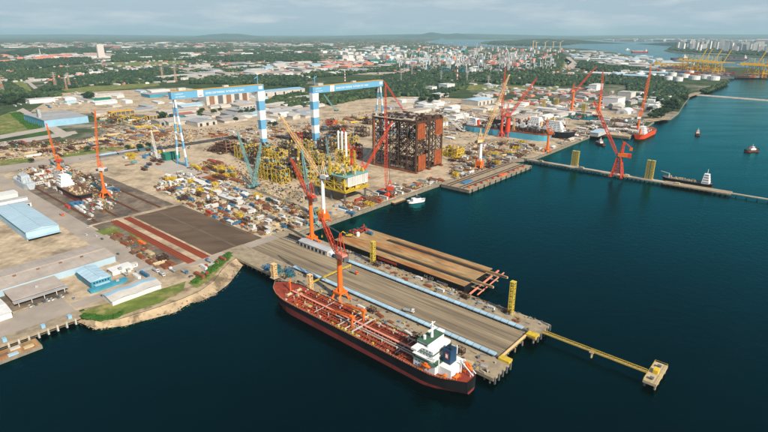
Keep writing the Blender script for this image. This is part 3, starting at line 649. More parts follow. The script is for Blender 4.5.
# red lattice-legged crane out on the breakwater jetty
bk = P(616.5,177,4.2)
t = thing('jetty_crane', 'red crane on lattice legs out on the narrow breakwater jetty', 'crane', bk, 0)
for sx in (-1,1):
    for sy in (-1,1):
        a = Vector((sx*8,sy*5.5,0)); q = Vector((sx*3,sy*3,30)); a.rotate(Matrix.Rotation(YAW,3,'Z')); q.rotate(Matrix.Rotation(YAW,3,'Z')); MB().bar(a,q,1.3,1.0).cb(a.x,a.y,0,4,2,1.8,YAW).build('leg', 'crane_red', t)
br_ = MB()
for k in range(4):
    z0, z1 = 2+k*7, 9+k*7
    def cr_(i, z):
        sx, sy = ((-1,-1),(1,-1),(1,1),(-1,1))[i % 4]; f = z/30; v = Vector((sx*(8-5*f), sy*(5.5-2.5*f), z)); v.rotate(Matrix.Rotation(YAW,3,'Z')); return v
    for i in range(4): br_.bar(cr_(i,z0),cr_(i+1,z1),.6); br_.bar(cr_(i+1,z0),cr_(i,z1),.6); br_.bar(cr_(i,z1),cr_(i+1,z1),.6)
br_.build('bracing', 'crane_red', t)
MB().cyl(0,0,30,32,3.6,n=14).build('slew_ring', 'dgrey', t)
az = R(152); d = Vector((math.cos(az),math.sin(az),0))
MB().cb(-d.x*4,-d.y*4,32,13,6,5,az).build('machinery_house', 'orange', t); MB().cb(-d.x*13,-d.y*13,31,5,5,6,az).build('counterweight', 'crane_red', t)
MB().cb(d.x*3.5,d.y*3.5+3.4,32,3,2.6,3,az).build('operator_cab', 'white', t)
m_ = MB().lattice(-d*2+Vector((0,0,37)), -d*3+Vector((0,0,54)), 3.4,2.4,6,.6,.4); m_.bar(-d*3+Vector((0,0,54)),-d*14+Vector((0,0,46)),1.4); m_.build('a_frame', 'crane_red', t)
MB().cb(-d.x*14,-d.y*14,42,4,3,4,az).build('rocker_weight', 'orange', t)
piv = d*4+Vector((0,0,35)); tip = tip_at(bk+piv, az, 594,101)-bk
tip = piv+(tip-piv)
MB().lattice(piv,tip,2.2,1.4,22,.6,.36,wm=3.6).build('boom', 'crane_red', t); cb = MB(); cb.bar(-d*3+Vector((0,0,54)),piv.lerp(tip,.8),.16,n=3); cb.build('ropes','dgrey',t)

# slender tower cranes and luffing cranes on the left slipway
dock_crane('slipway_crane', P(105.5,197,5), 35, 'orange', 'orange', 'orange slipway crane with upright boom between the rail tracks', az=R(165), boom_px=(95,111), house='white', ah=7, bw=2.0, leg=11, mleg='orange', colr=1.5)
dock_crane('slipway_crane', P(60,172,5), 15, 'orange', 'orange', 'orange slipway crane leaning over the small white vessel', az=R(165), boom_px=(46.5,124), house='crane_red', ah=7, bw=1.9, leg=8)
dock_crane('yard_crane', P(388,197.5,5), 9, 'crane_red', 'crane_red', 'red lattice boom crane standing at the quay edge', az=R(160), boom_px=(385.5,83), house='crane_red', ah=10, bw=3.6, leg=6)
dock_crane('yard_crane', P(364,178,5), 12, 'crane_red', 'crane_red', 'red lattice crane between the rusty jacket and yellow topside', az=R(35), boom_px=(392,122), house='crane_red', ah=9, bw=3.0, leg=6)
dock_crane('yard_crane', P(352,165,5), 14, 'crane_red', 'crane_red', 'red crane behind the yellow topside with steep boom', az=R(150), boom_px=(343,128), house='crane_red', ah=9, bw=3.0, leg=6)
dock_crane('yard_crane', P(313,226,5), 8, 'teal_steel', 'teal_steel', 'teal lattice crane beside the cream boom crane', az=YAW+math.pi-.25, boom_px=(302,150), house='teal_steel', ah=9, bw=3.0, leg=6)
def crawler(base, px, az, m, label, bw=2.4, wide=1.0):
    t = thing('crawler_crane', label, 'crane', base, 0)
    c, s = math.cos(az), math.sin(az); d = Vector((c,s,0)); pr = Vector((-s,c,0))
    for k in (-1,1): MB().cb(pr.x*3.4*k,pr.y*3.4*k,0,9,1.4,1.6,az).build('track', 'dark', t)
    MB().cb(-c*1.5,-s*1.5,1.6,9,4.4,3,az).build('machinery_house', m, t); MB().cb(c*2.6+pr.x*2.3,s*2.6+pr.y*2.3,1.8,2.2,1.6,2.2,az).build('operator_cab', 'glass', t)
    MB().cb(-c*6.6,-s*6.6,1.8,2,5,2.4,az).build('counterweight', 'dgrey', t)
    piv = d*2.5+Vector((0,0,2.6)); tip = tip_at(base+piv, az, *px)-base
    MB().lattice(piv,tip,1.2,.9,max(8,int((tip-piv).length/3)),.42,.26,wm=bw).build('boom', m, t)
    top = -d*4+Vector((0,0,13)); MB().bar(-d*3+Vector((0,0,4)),top,.5).bar(piv,top,.4).build('mast', m, t)
    cb = MB().bar(top,tip,.14,n=3); cb.bar(tip,tip-Vector((0,0,(tip-piv).z*.5)),.12,n=3); cb.build('ropes','dgrey',t)
    return t
crawler(P(256,186.5,5), (237,131), R(155), 'teal_steel', 'teal crawler crane with boom leaning left before the yellow modules', 3.0)
crawler(P(252,188,5), (261,143), R(40), 'teal_steel', 'teal crawler crane with boom leaning right before the yellow modules', 3.0)
crawler(P(336,111,5), (324,94.5), R(160), 'teal_steel', 'pale teal crawler crane under the second goliath girder', 2.6)
crawler(P(404,111,5), (383,80), R(150), 'crane_red', 'red crawler crane beside the end of the second goliath girder', 3.4)
crawler(P(463,132,5), (446,116), R(155), 'white', 'white crawler crane with boom low over the dry dock', 3.0)
crawler(P(470,131,5), (463,112), R(140), 'white', 'white crawler crane with steep boom over the dry dock', 3.2)
crawler(P(158.5,160,5), (151,130), R(150), 'white', 'white crawler crane beside the green shed', 2.6)
crawler(P(300,170,5), (298.5,140), R(150), 'yellow', 'yellow crawler crane with upright boom among the modules', 2.2)
crawler(P(330,160,5), (326,137), R(150), 'teal_steel', 'small teal crawler crane beside the second striped goliath leg', 2.2)
crawler(P(572,136,5), (557,121), R(160), 'crane_red', 'red crawler crane beside the stepped quay', 2.4)

# ------------------------------------------------------------------ the two goliath gantry cranes
def goliath(nm, a, b0, b1, rigid_far, H, label, txt):
    """girder along BX between the rails b0 and b1; one side a striped box leg, the other a striped A-frame"""
    t = thing('gantry_crane', label, 'gantry crane', W(a,b0,5)); S = b1-b0
    gz0, gz1 = H-11.5, H
    g = MB().box(-4.6,4.6,-6,S+6,gz0,gz1).build('girder', 'goliath_blue', t)
    MB().box(-5.2,5.2,-6,S+6,gz1,gz1+.5).build('walkway_edge', 'gantry_orange', g)
    MB().box(-3.9,3.9,8,20,gz1+.9,gz1+5).build('trolley', 'offwhite', t); MB().box(-3,3,S*.55,S*.55+9,gz1+.9,gz1+3.6).build('trolley', 'offwhite', t)
    x = 4.66
    l0 = .30*S if rigid_far else .26*S
    MB().box(x-.02,x+.12,l0-10,l0,gz0+.3,gz1-.3).build('logo_panel', 'paint_white', g); MB().box(x+.12,x+.2,l0-8,l0-2,gz0+2,gz0+3.2).build('logo_mark', 'red', g)
    rot = (math.pi/2,0,math.pi/2)
    text_mesh('lettering', txt, 4.8, 'paint_white', g, (x+.1,l0+4,gz0+3.6), rot, wide=(S*.97-l0-22)/(len(txt)*3.2))
    for k, s_ in enumerate(('CAPACITY','500 TONNES')): text_mesh('lettering', s_, 2.6, 'paint_white', g, (x+.1,0,gz0+6.6-4.2*k), rot, wide=1.15)
    MB().box(x,x+.12,S-5,S+3,gz0+4,gz1-2.5).build('number_panel', 'paint_white', g)
    yb, ya = (S,0) if rigid_far else (0,S)
    # box leg, wide at the top, striped
    n = 6 if rigid_far else 7; rl = thing_part = None
    leg = MB().box(-1,1,yb-1,yb+1,2,3).build('box_leg', 'goliath_blue', t)
    for i in range(n):
        z0 = 4+(gz0-4)*i/n; z1 = 4+(gz0-4)*(i+1)/n
        w0 = 4.6+2.6*(i/n); w1 = 4.6+2.6*((i+1)/n); dd = 4.4
        MB().add([(-dd,yb-w0,z0),(dd,yb-w0,z0),(dd,yb+w0,z0),(-dd,yb+w0,z0),(-dd,yb-w1,z1),(dd,yb-w1,z1),(dd,yb+w1,z1),(-dd,yb+w1,z1)], [(3,2,1,0),(4,5,6,7),(0,1,5,4),(1,2,6,5),(2,3,7,6),(3,0,4,7)]).build('stripe_band', 'paint_white' if (n-1-i) % 2 == 0 else 'goliath_blue', leg)
    MB().box(-17,17,yb-2.6,yb+2.6,2,5.5).build('sill_beam', 'goliath_blue', t)
    for xx in (-15,-9,9,15): MB().box(xx-2,xx+2,yb-1.6,yb+1.6,0,2).build('bogie', 'dgrey', t)
    # A-frame leg
    for s in (-1,1):
        lg = MB().box(s*15-2,s*15+2,ya-1.6,ya+1.6,0,2.5).build('frame_leg', 'goliath_blue', t); n2 = 8
        p0 = Vector((s*15,ya,2.5)); p1 = Vector((s*2.2,ya,gz0))
        for i in range(n2): MB().bar(p0.lerp(p1,i/n2),p0.lerp(p1,(i+1)/n2),2.5,2.5).build('stripe_band', 'paint_white' if i % 2 else 'goliath_blue', lg)
    MB().bar((-8.5,ya,52),(8.5,ya,52),2.0).build('tie_beam', 'paint_white', t)
    MB().box(-15,15,ya-1,ya+1,2.4,4.4).build('sill_beam', 'goliath_blue', t)
    if not rigid_far: MB().bar((0,3,gz1),(0,3,gz1+18),1.0).bar((0,0,gz1+14),(0,8,gz1+17),1.0).build('jib', 'goliath_blue', t)
    else: MB().bar((0,S-3,gz1),(0,S-3,gz1+16),1.0).bar((0,S-3,gz1+14),(0,S-10,gz1+10),.8).build('jib', 'goliath_blue', t)
    return t
goliath('g', -371, 118, 281, True, 118, 'blue goliath gantry crane over the brown steel jumble, striped box leg at far end', 'SEMBCORP MARINE  INTEGRATED YARD')
goliath('g', -293, 341, 517, False, 115, 'blue goliath gantry crane with striped box leg beside the rusty jacket', 'SEMBCORP MARINE  INTEGRATED YARD')

# ------------------------------------------------------------------ the big steel structures on the quay
def beam_frame(b, xs, ys, zs, w, m=0, brace=True, bw=None, faces='all', skip=0.0):
    """3-D steel frame on a grid with X bracing"""
    bw = bw or w*.6
    for x in xs:
        for y in ys: b.bar((x,y,zs[0]),(x,y,zs[-1]),w,m=m)
    for z in zs:
        for y in ys: b.bar((xs[0],y,z),(xs[-1],y,z),w*.8,m=m)
        for x in xs: b.bar((x,ys[0],z),(x,ys[-1],z),w*.8,m=m)
    if brace:
        for k in range(len(zs)-1):
            for y in (ys if faces == 'all' else (ys[0],ys[-1])):
                for i in range(len(xs)-1):
                    if random.random() < skip: continue
                    b.bar((xs[i],y,zs[k]),(xs[i+1],y,zs[k+1]),bw,m=m); b.bar((xs[i+1],y,zs[k]),(xs[i],y,zs[k+1]),bw,m=m)
            for x in (xs if faces == 'all' else (xs[0],xs[-1])):
                for i in range(len(ys)-1):
                    if random.random() < skip: continue
                    b.bar((x,ys[i],zs[k]),(x,ys[i+1],zs[k+1]),bw,m=m); b.bar((x,ys[i+1],zs[k]),(x,ys[i],zs[k+1]),bw,m=m)
    return b
# rusty jacket: nearest corner at (415,172)
ja, jb = AB(415.5,173.5)
jk = thing('steel_jacket', 'huge rusty steel jacket frame with four solid rust panels on the quay', 'steel frame', W(ja,jb,5))
JL, JW, JH = 88, 66, 80     # along -AX, along +BX, height
xs = [-JL*i/5 for i in range(6)]; ys = [JW*i/4 for i in range(5)]; zs = [4,20,35,50,64,JH-4]
f1 = MB()
for x in (xs[0],xs[-1]):
    for y in (ys[0],ys[2],ys[-1]): f1.bar((x,y,0),(x,y,JH),3.2,n=8)
for x in xs[1:-1]:
    for y in (ys[0],ys[-1]): f1.bar((x,y,2),(x,y,JH),1.5,n=6)
f1.build('columns', 'darkrust', jk)
for side, x in (('outer',xs[0]),('inner',xs[-1])):
    b = MB(); beam_frame(b,[x,x+.01],ys,zs,.9,brace=False)
    for k in range(7):
        for i in range(6):
            if random.random() < .12: continue
            ya, yb_, za, zb = JW*i/6, JW*(i+1)/6, 4+(JH-8)*k/7, 4+(JH-8)*(k+1)/7; b.bar((x,ya,za),(x,yb_,zb),.8,n=5); b.bar((x,yb_,za),(x,ya,zb),.8,n=5)
            if random.random() < .4: b.bar((x-2,ya,za),(x-9,yb_,zb),.6)
    b.build('end_frame', 'darkrust', jk)
for y in (ys[0],ys[-1]):
    b = MB()
    for k in range(7):
        za, zb = 4+(JH-8)*k/7, 4+(JH-8)*(k+1)/7
        for i in range(8):
            if random.random() < .15: continue
            xa, xb = -JL*i/8, -JL*(i+1)/8; b.bar((xa,y,za),(xb,y,zb),.8,n=5); b.bar((xb,y,za),(xa,y,zb),.8,n=5)
        if k % 2 == 0: b.bar((xs[0],y,za),(xs[-1],y,za),1.0,n=6)
    b.build('side_frame', 'darkrust', jk)
b = MB(); beam_frame(b, xs[1:-1:2], ys[1:-1:2], zs, .8, bw=.7, skip=.3); b.build('inner_frame', 'darkrust', jk)
b = MB()
for _ in range(230):
    x = random.uniform(-JL,0); y = random.uniform(0,JW); z = random.uniform(3,JH-6); q = random.choice(((9,0,6),(0,9,6),(7,7,0),(0,0,9),(8,-8,3),(12,0,0),(0,12,0)))
    b.bar((x,y,z),(max(-JL,min(0,x+q[0])),max(0,min(JW,y+q[1])),z+q[2]),random.choice((.5,.7,1.0)))
for _ in range(24):
    x = random.uniform(-JL+6,-4); y = random.uniform(2,JW-8); z = random.choice(zs[:-1]); b.box(x,x+random.uniform(3,9),y,y+random.uniform(2,7),z,z+random.uniform(1.5,6))
tag(b.build('inner_clutter', 'darkrust', jk), kind='stuff')
MB().box(-JL-1,1,-1,JW+1,JH-3.6,JH-.4).build('deck_girders', 'darkrust', jk)
td = MB().box(-JL-2,-30,-2,JW*.6,JH-.4,JH).box(-JL+8,-12,JW*.62,JW+2,JH-.4,JH+1.2).box(-28,-12,4,JW*.5,JH-.4,JH+.6).build('top_deck', 'concrete', jk)
tc_ = MB()
for _ in range(90):
    x = random.uniform(-JL,-2); y = random.uniform(0,JW-4); tc_.box(x,x+random.uniform(1,7),y,y+random.uniform(.8,5),JH-.3,JH+random.uniform(.8,4))
tag(tc_.build('top_gear', 'darkrust', jk), kind='stuff')
for x0,x1,y0,y1 in ((-60,-40,10,40),(-38,-18,30,50),(-84,-66,20,55)): MB().box(x0,x1,y0,y1,JH+.02,JH+.5).build('deck_hatch', 'dgrey', td)
for x0,x1,y0,y1,h in ((-9,-1,44,62,3),(-9,-2,24,40,4)): MB().box(x0,x1,y0,y1,JH-.4,JH+h).build('top_block', 'darkrust', jk)
for y0, z0 in ((1,52),(46,53),(4,3),(46,5)):
    pn = MB().box(.8,1.8,y0,y0+19,z0,z0+24).build('rust_panel', 'rustpanel', jk)
    b = MB()
    for i in range(5): b.box(1.8,2.2,y0+i*4.5,y0+i*4.5+.4,z0,z0+24)
    b.build('stiffeners', 'rustpanel', pn)
for y in (-1,JW*.5,JW): MB().box(-JL,4,y-1.5,y+2.5,0,2.6).build('skid_beam', 'rust', jk)
MB().bar((-JL*.98,0,0),(-JL*.98,0,JH-2),4.2,n=10).build('corner_column', 'rust', jk)

# yellow and white topside beside the quay
def topside():
    t = thing('topside_module', 'yellow topside module with white louvred wall raised at the quay', 'module', P(345,203,5), YAW)
    b = MB(); beam_frame(b,[-46,-31,-16,0],[0,17,34],[12,20,30],1.1,bw=.6,faces='out'); b.build('frame', 'yellow', t)
    for z in (12,30): MB().box(-48,3,-2,36,z,z+.8).build('deck', 'yellow' if z == 12 else 'teal_steel', t)
    w_ = MB().box(-20,1.6,4,34.6,18,30.5).build('louvre_wall', 'paint_white', t)
    for i in range(14): MB().box(1.6,1.9,5+i*2.1,6.2+i*2.1,19,29.5).build('louvre', 'offwhite', w_)
    for x in (-44,-22,-1):
        for y in (1,33): MB().bar((x,y,0),(x,y,12),2.4,n=8).box(x-2.5,x+2.5,y-2.5,y+2.5,0,1).build('support', 'dgrey', t)
    MB().cyl(-12,12,31,32,11,n=20).build('helideck', 'deckgreen', t)
    r_ = MB()
    for i in range(18): r_.bar((-48+i*3,-2,12.8),(-48+i*3,-2,15),.3); r_.bar((3,-2+i*2.1,12.8),(3,-2+i*2.1,15),.3)
    r_.bar((-48,-2,15),(3,-2,15),.3); r_.bar((3,-2,15),(3,36,15),.3); r_.bar((-48,-2,14),(3,-2,14),.25); r_.bar((3,-2,14),(3,36,14),.25); r_.build('railing', 'yellow', t)
    q = MB()
    for _ in range(150):
        x = random.uniform(-46,-2); y = random.uniform(0,32); z = random.choice((13,21,31)); q.box(x,x+random.uniform(1,5),y,y+random.uniform(1,4),z,z+random.uniform(1,5))
    tag(q.build('equipment', 'tan', t), kind='stuff')
    q = MB()
    for _ in range(110):
        x = random.uniform(-46,-2); y = random.uniform(0,32); z = random.choice((13,21,31)); q.box(x,x+random.uniform(1,4),y,y+random.uniform(1,4),z,z+random.uniform(1,6))
    tag(q.build('equipment', 'yellow', t), kind='stuff')
    for y in (-2,36): MB().lattice((-20,y,30),(-20,y,52),2.2,1.6,8,.4,.25).build('lattice_mast', 'yellow', t)
    t.scale = (1.18,1.18,1.12); return t
topside()
def column_rack():
    t = thing('column_rack', 'yellow rack holding three tall white process columns behind the topside', 'module', P(343,172,5), YAW)
    b = MB(); beam_frame(b,[-9,0,9],[-6,6],[0,9,18,27,36],1.0,bw=.6,faces='out'); b.build('frame', 'yellow', t)
    for x in (-8,0,8): MB().cyl(x,0,26,62,1.9,1.8,n=12).cyl(x,0,62,64,1.8,.8,n=12).build('white_column', 'paint_white', t)
    MB().bar((-8,0,60),(8,0,60),1.4).bar((-8,0,30),(8,0,30),1.4).build('tie_beam', 'offwhite', t)
    q = MB()
    for _ in range(60):
        x = random.uniform(-10,8); y = random.uniform(-7,5); z = random.choice((1,10,19,28)); q.box(x,x+random.uniform(1,4),y,y+random.uniform(1,3),z,z+random.uniform(1,5))
    tag(q.build('equipment', 'darkrust', t), kind='stuff')
column_rack()
def module(nm, loc, sx, sy, sz, m, label, cat='module', group=None, rz=YAW, eq=30, eqm=('tan','offwhite','teal'), w=.8):
    t = thing(nm, label, cat, loc, rz, group)
    nx = max(2,int(sx/8)); ny = max(2,int(sy/8)); nzv = max(2,int(sz/7))
    b = MB(); beam_frame(b,[sx*(i/nx-.5) for i in range(nx+1)],[sy*(i/ny-.5) for i in range(ny+1)],[sz*i/nzv+.5 for i in range(nzv+1)],w,bw=w*.6,faces='out',skip=.3); b.build('frame', m, t)
    for k in range(1,nzv+1): MB().box(-sx/2,sx/2*random.uniform(.3,1),-sy/2*random.uniform(.4,1),sy/2,sz*k/nzv+.3,sz*k/nzv+.6).build('deck', random.choice((m,'darkrust','dgrey')), t)  # dark deck colours stand in for black shadow inside the frame
    for mm_ in eqm:
        q = MB()
        for _ in range(eq//len(eqm)+1):
            x = random.uniform(-.48,.4)*sx; y = random.uniform(-.48,.4)*sy; z = random.randrange(nzv+1)*sz/nzv+.6
            if random.random() < .4: q.bar((x,y,z+1),(x+random.uniform(3,7),y,z+1),random.uniform(.8,2.0),n=8)
            else: q.box(x,x+random.uniform(1,4),y,y+random.uniform(1,4),z,z+random.uniform(1,4.5))
        tag(q.build('equipment', mm_, t), kind='stuff')
    return t
# the dense field of yellow modules between the goliath cranes
MODS = [(243,157,26,16,20),(255,163,24,18,24),(268,158,26,18,22),(279,166,26,18,26),(291,176,26,18,24),(281,182,22,16,20),(268,178,24,18,24),(297,158,24,16,18),(308,150,24,16,16),(250,150,20,14,12),(286,150,24,14,14),(318,166,22,16,22),(306,180,22,16,22),(262,170,20,14,16),(340,150,26,20,24),(352,144,22,16,16)]
MODW = ['behind the left leaning teal boom','behind the right leaning teal boom','below the first goliath box leg','in the middle of the module field','beside the cream boom','nearest the apron cabins','right of the teal crawler cranes','between the two goliath box legs','left of the second goliath box leg','beside the brown steel heap','behind the middle of the module field','behind the white column crane','left of the yellow topside','between the teal booms','behind the three white columns','left of the rusty jacket top']
for i, (x, y, a, b_, c_) in enumerate(MODS):
    br_m = i % 3 == 1
    module('process_module', P(x,y,5), a, b_, c_, 'darkrust' if br_m else 'yellow', ('brown steel module with yellow gear ' if br_m else 'yellow steel process module ')+MODW[i], group='yellow modules between the goliath cranes', eqm=('yellow','darkrust','darkrust','dgrey','tan','teal_steel'), eq=84, w=.65)  # the extra dark gear also puts shadow between the frames into the colour
for i, (x, y, a, b_, c_, m) in enumerate(((302,165,22,16,20,'darkrust'),(326,152,26,18,24,'darkrust'),(338,137,30,18,22,'darkrust'),(362,136,26,18,18,'darkrust'),(310,140,24,16,16,'darkrust'),(296,140,22,14,16,'crane_red'),(356,158,18,14,22,'crane_red'),(332,126,22,14,14,'crane_red'),(368,124,22,14,12,'darkrust'))):
    module('steel_block', P(x,y,5), a, b_, c_, m, ('dark brown' if m == 'darkrust' else 'red')+' steel block standing among the yellow modules', group='steel blocks among the yellow modules', eqm=('darkrust','tan','dgrey'), eq=36)
# brown jumble left under the first goliath
tj = thing('steel_wreckage', 'brown heap of tangled steel sections under the first goliath girder', 'scrap', P(226,150,5))
q = MB()
for _ in range(420):
    x = random.gauss(0,16); y = random.gauss(0,13); z = max(0,random.uniform(0,22)*(1-(abs(x)/42+abs(y)/36))); v = Vector((random.uniform(-1,1),random.uniform(-1,1),random.uniform(-.6,.6))).normalized()*random.uniform(5,13)
    q.bar((x-v.x/2,y-v.y/2,max(.4,z-v.z/2)),(x+v.x/2,y+v.y/2,max(.4,z+v.z/2)),random.uniform(.5,1.2))
for _ in range(50): q.cb(random.gauss(0,15),random.gauss(0,12),random.uniform(0,9),random.uniform(2,8),random.uniform(2,6),random.uniform(1,5),random.uniform(0,3))
tag(q.build('steel_sections', 'darkrust', tj), kind='stuff')
q = MB()
for z in (4,10,16): q.bar((24,-14,z),(24,14,z),1.2); q.bar((-20,-16,z),(24,-14,z),1.0)
for y in (-14,-5,5,14): q.bar((24,y,0),(24,y,22),1.4)
q.build('frame', 'brown', tj)
module('yellow_jacket', P(453,156,5), 30, 22, 14, 'yellow', 'squat yellow steel frame beside the rusty jacket', eqm=('yellow','cream'), eq=30, w=1.2)

# ------------------------------------------------------------------ sheds and halls
def P2(a, b): return W(a,b,5)
def shed(nm, px, la, wb, h, wall, roof, label, rise=2.0, along='a', doors=0, stripe=None, cat='shed', group=None, mono=False, rz=YAW, dside='a', rib=True, eave=.6, z=5, doorm='dark'):
    """rectangular shed whose nearest base corner is at pixel px; la runs back along -AX, wb along +BX"""
    t = thing(nm, label, cat, px if isinstance(px, Vector) else P(*px,z), rz, group)
    MB().box(-la,0,0,wb,0,h).build('wall', wall, t)
    e = eave
    if along == 'flat':
        ro = MB().box(-la-e,e,-e,wb+e,h,h+.5).build('roof', roof, t); n = max(1,int(la*wb/500))
        for _ in range(min(n,6)):
            x = random.uniform(-la*.85,-la*.1); y = random.uniform(wb*.1,wb*.8); MB().box(x,x+random.uniform(1.5,4),y,y+random.uniform(1.5,3),h+.5,h+random.uniform(1.5,2.8)).build('roof_unit', 'grey', ro)
    else:
        ro = MB().gable(-la-e,e,-e,wb+e,h,h+rise,along='x' if along == 'a' else 'y').build('roof', roof, t)
        if rib:
            r_ = MB(); n = int((la if along == 'a' else wb)/6)
            for i in range(1,n):
                if along == 'a':
                    x = -la+la*i/n
                    for s in (0,1): r_.bar((x,-e if s == 0 else wb+e,h+.05),(x,wb/2,h+rise+.05),.25)
                else:
                    y = wb*i/n
                    for s in (0,1): r_.bar((-la-e if s == 0 else e,y,h+.05),(-la/2,y,h+rise+.05),.25)
            tag(r_.build('roof_seams', roof, ro), kind='stuff')
        r2 = MB()
        if along == 'a': r2.box(-la,0,wb/2-.8,wb/2+.8,h+rise-.25,h+rise+.35)
        else: r2.box(-la/2-.8,-la/2+.8,0,wb,h+rise-.25,h+rise+.35)
        r2.build('ridge_vent', stripe or roof, ro)
    for i in range(doors):
        if dside == 'a': y = wb*(i+.5)/doors; MB().box(-.1,.18,y-min(3,wb/doors*.36),y+min(3,wb/doors*.36),0,h*.72).build('door', doorm, t)
        else: x = -la*(i+.5)/doors; MB().box(x-min(3,la/doors*.36),x+min(3,la/doors*.36),-.18,.1,0,h*.72).build('door', doorm, t)
    return t
s1 = shed('workshop_hall', (27.5,241), 118, 31, 9.5, 'paleblue', 'roofblue', 'large pale blue hall with smooth light blue roof beside the shore road', 2.2)
MB().box(.1,.3,1,30,.2,3.0).build('open_bay', 'dark', s1); MB().box(-116,-1,-.3,-.1,7.2,9.2).build('gutter', 'tealblue', s1); MB().box(.3,6,0,31,3.2,3.6).build('canopy', 'paleblue', s1)
s2 = shed('long_shed', P2(-59.5,-325), 44, 206, 6.5, 'roofblue', 'rooftan', 'very long tan roofed shed with blue fascia behind the parking lot', 1.6, along='b')
for i in range(10): MB().box(-18,-16,20+i*18,22.4+i*18,7.2,8.6).build('roof_vent', 'brown', s2)
s3 = shed('low_office', (14.5,306), 27, 37, 4.5, 'brown', 'rooftan', 'tan roofed low office with grey awning facing the parked cars', 1.0, along='flat')
MB().box(.2,5,-1,38,3.4,3.9).build('awning', 'grey', s3)
for y in (2,11,20,29,35): MB().box(4.4,4.8,y,y+.4,0,3.4).build('post', 'white', s3)
shed('white_shed', P2(-14,-275), 30, 60, 5, 'white', 'white', 'white roofed shed at the end of the parking lot beside the tan office', 1.2, along='b')
s5 = shed('site_office', (92.5,290), 34, 16, 7.2, 'tealblue', 'paleblue', 'two storey blue office with pale grey blue roof', 1.8, along='a')
for k in range(2): windows_row(None, s5, 1.2, 15, .05, 1.4+k*3.2, 'x', 6, 1.4, 1.5); windows_row(None, s5, -22, -2, -.05, 1.4+k*3.2, 'y', 8, 1.4, 1.5)
MB().box(0,3,2,14,3.4,3.7).build('canopy', 'paleblue', s5)
shed('link_shed', (79,279), 5, 14, 4, 'tealblue', 'tealblue', 'small dark blue link building beside the blue office', .6, along='b')
s6 = thing('wave_roof_shed', 'white shed with wavy roof and pale blue centre stripe beside the grass', 'shed', P(113,306,5))
MB().box(-20,0,0,40,0,4.2).build('wall', 'white', s6); v_ = []; nn = 24
def wave_h(y): return 4.3+1.0*(.5-.5*math.cos(y/40*math.pi*4))
for i in range(nn+1):
    y = -1+42*i/nn; v_ += [(-21,y,wave_h(y)),(-12.5,y,wave_h(y)+1.6),(-8.5,y,wave_h(y)+1.6),(1,y,wave_h(y))]
for k, (nm_, m) in enumerate((('roof_slope','offwhite'),('roof_stripe','lightblue'),('roof_slope','offwhite'))):
    MB().add(v_, [(4*i+k,4*i+k+1,4*i+k+5,4*i+k+4) for i in range(nn)]).build(nm_, m, s6)
shed('carport', (91,294), 4.5, 30, 2.6, 'tealblue', 'tealblue', 'narrow teal blue carport strip beside the blue office', .3, along='flat')
shed('small_shed', (113,276), 10, 18, 4, 'white', 'white', 'white flat roofed hut beside the shore road bend', .5, along='flat')
shed('workers_block', P(32,206,5)-BX*60, 10, 60, 5, 'white', 'grey', 'grey roofed white block behind the pale blue hall', 1.4, along='b', doors=6)
shed('workers_block', P(28,200,5)-BX*50, 8, 50, 4, 'white', 'grey', 'low white block behind the grey roofed white block', 1.0, along='b')
shed('white_box_hall', P(19,199,5)-BX*50, 16, 50, 9, 'white', 'white', 'tall plain white hall behind the low white blocks', .8, along='flat')
gr_ = shed('green_shed', (166,161), 16, 26, 11, 'green', 'green', 'dark green corrugated shed between the feet of the first goliath', 1.5, along='b', doors=0)
g2 = MB()
for i in range(12): g2.box(0,.35,i*2.2+.3,i*2.2+.8,0,11)
g2.build('corrugation', 'green', gr_)
for x, y, la, wb, lab, rf in ((100,158,12,30,'pale blue roofed open shelter beside the slipway cranes','paleblue'),(119,155,12,34,'grey roofed long shelter beside the pale blue shelter','roofgrey'),(140,152,12,26,'dark teal roofed shelter leading to the green shed','teal')):
    shed('open_shelter', (x,y), la, wb, 4, 'dgrey', rf, lab, .8, along='b')
for x, y, la, wb, lab in ((200,186,9,34,'long white flat roofed cabin row beside the yellow pipes'),(217,196,9,34,'long white cabin row nearest the pale yard road'),(238,206,9,46,'longest white cabin row in the container field')): 
    shed('cabin_row', (x,y-1), 34 if wb < 40 else 46, 8, 3.6, 'offwhite', 'white', lab, .5, along='flat')
bh = shed('assembly_hall', (45.5,127.5), 150, 94, 16, 'lightblue', 'roofgrey', 'big blue walled hall with grey roof above the rail yard', 1.5, along='b')
for i in range(10): MB().box(-140+i*14,-132+i*14,-.4,-.1,0,12).build('bay_door', 'tealblue', bh)
MB().box(-150,0,-.6,-.2,13,16).build('fascia', 'tealblue', bh); MB().box(-60,-48,4,10,17,36).build('vent_tower', 'grey', bh)
oh = [(107,112,'offwhite'),(131,115,'cargo_yellow'),(146,113,'cargo_yellow')]
for x, y, la, wb, h, lab in ((112,116,26,60,9,'open orange framed workshop beyond the yellow pipe stacks'),(150,120.5,26,44,10,'orange framed workshop with dark bays beside the red roofed shed')):
    t = thing('framed_workshop', lab, 'workshop', P(x,y,5)); b = MB(); beam_frame(b,[-la,-la/2,0],[wb*i/5 for i in range(6)],[0,h],1.2,brace=False); b.build('frame', 'gantry_orange', t)
    MB().box(-la+1,-1,1,wb-1,0,h-1.5).build('bays', 'dgrey', t); MB().box(-la-.5,.5,-.5,wb+.5,h+.6,h+1.2).build('roof', 'gantry_orange' if x < 120 else 'rooftan', t)
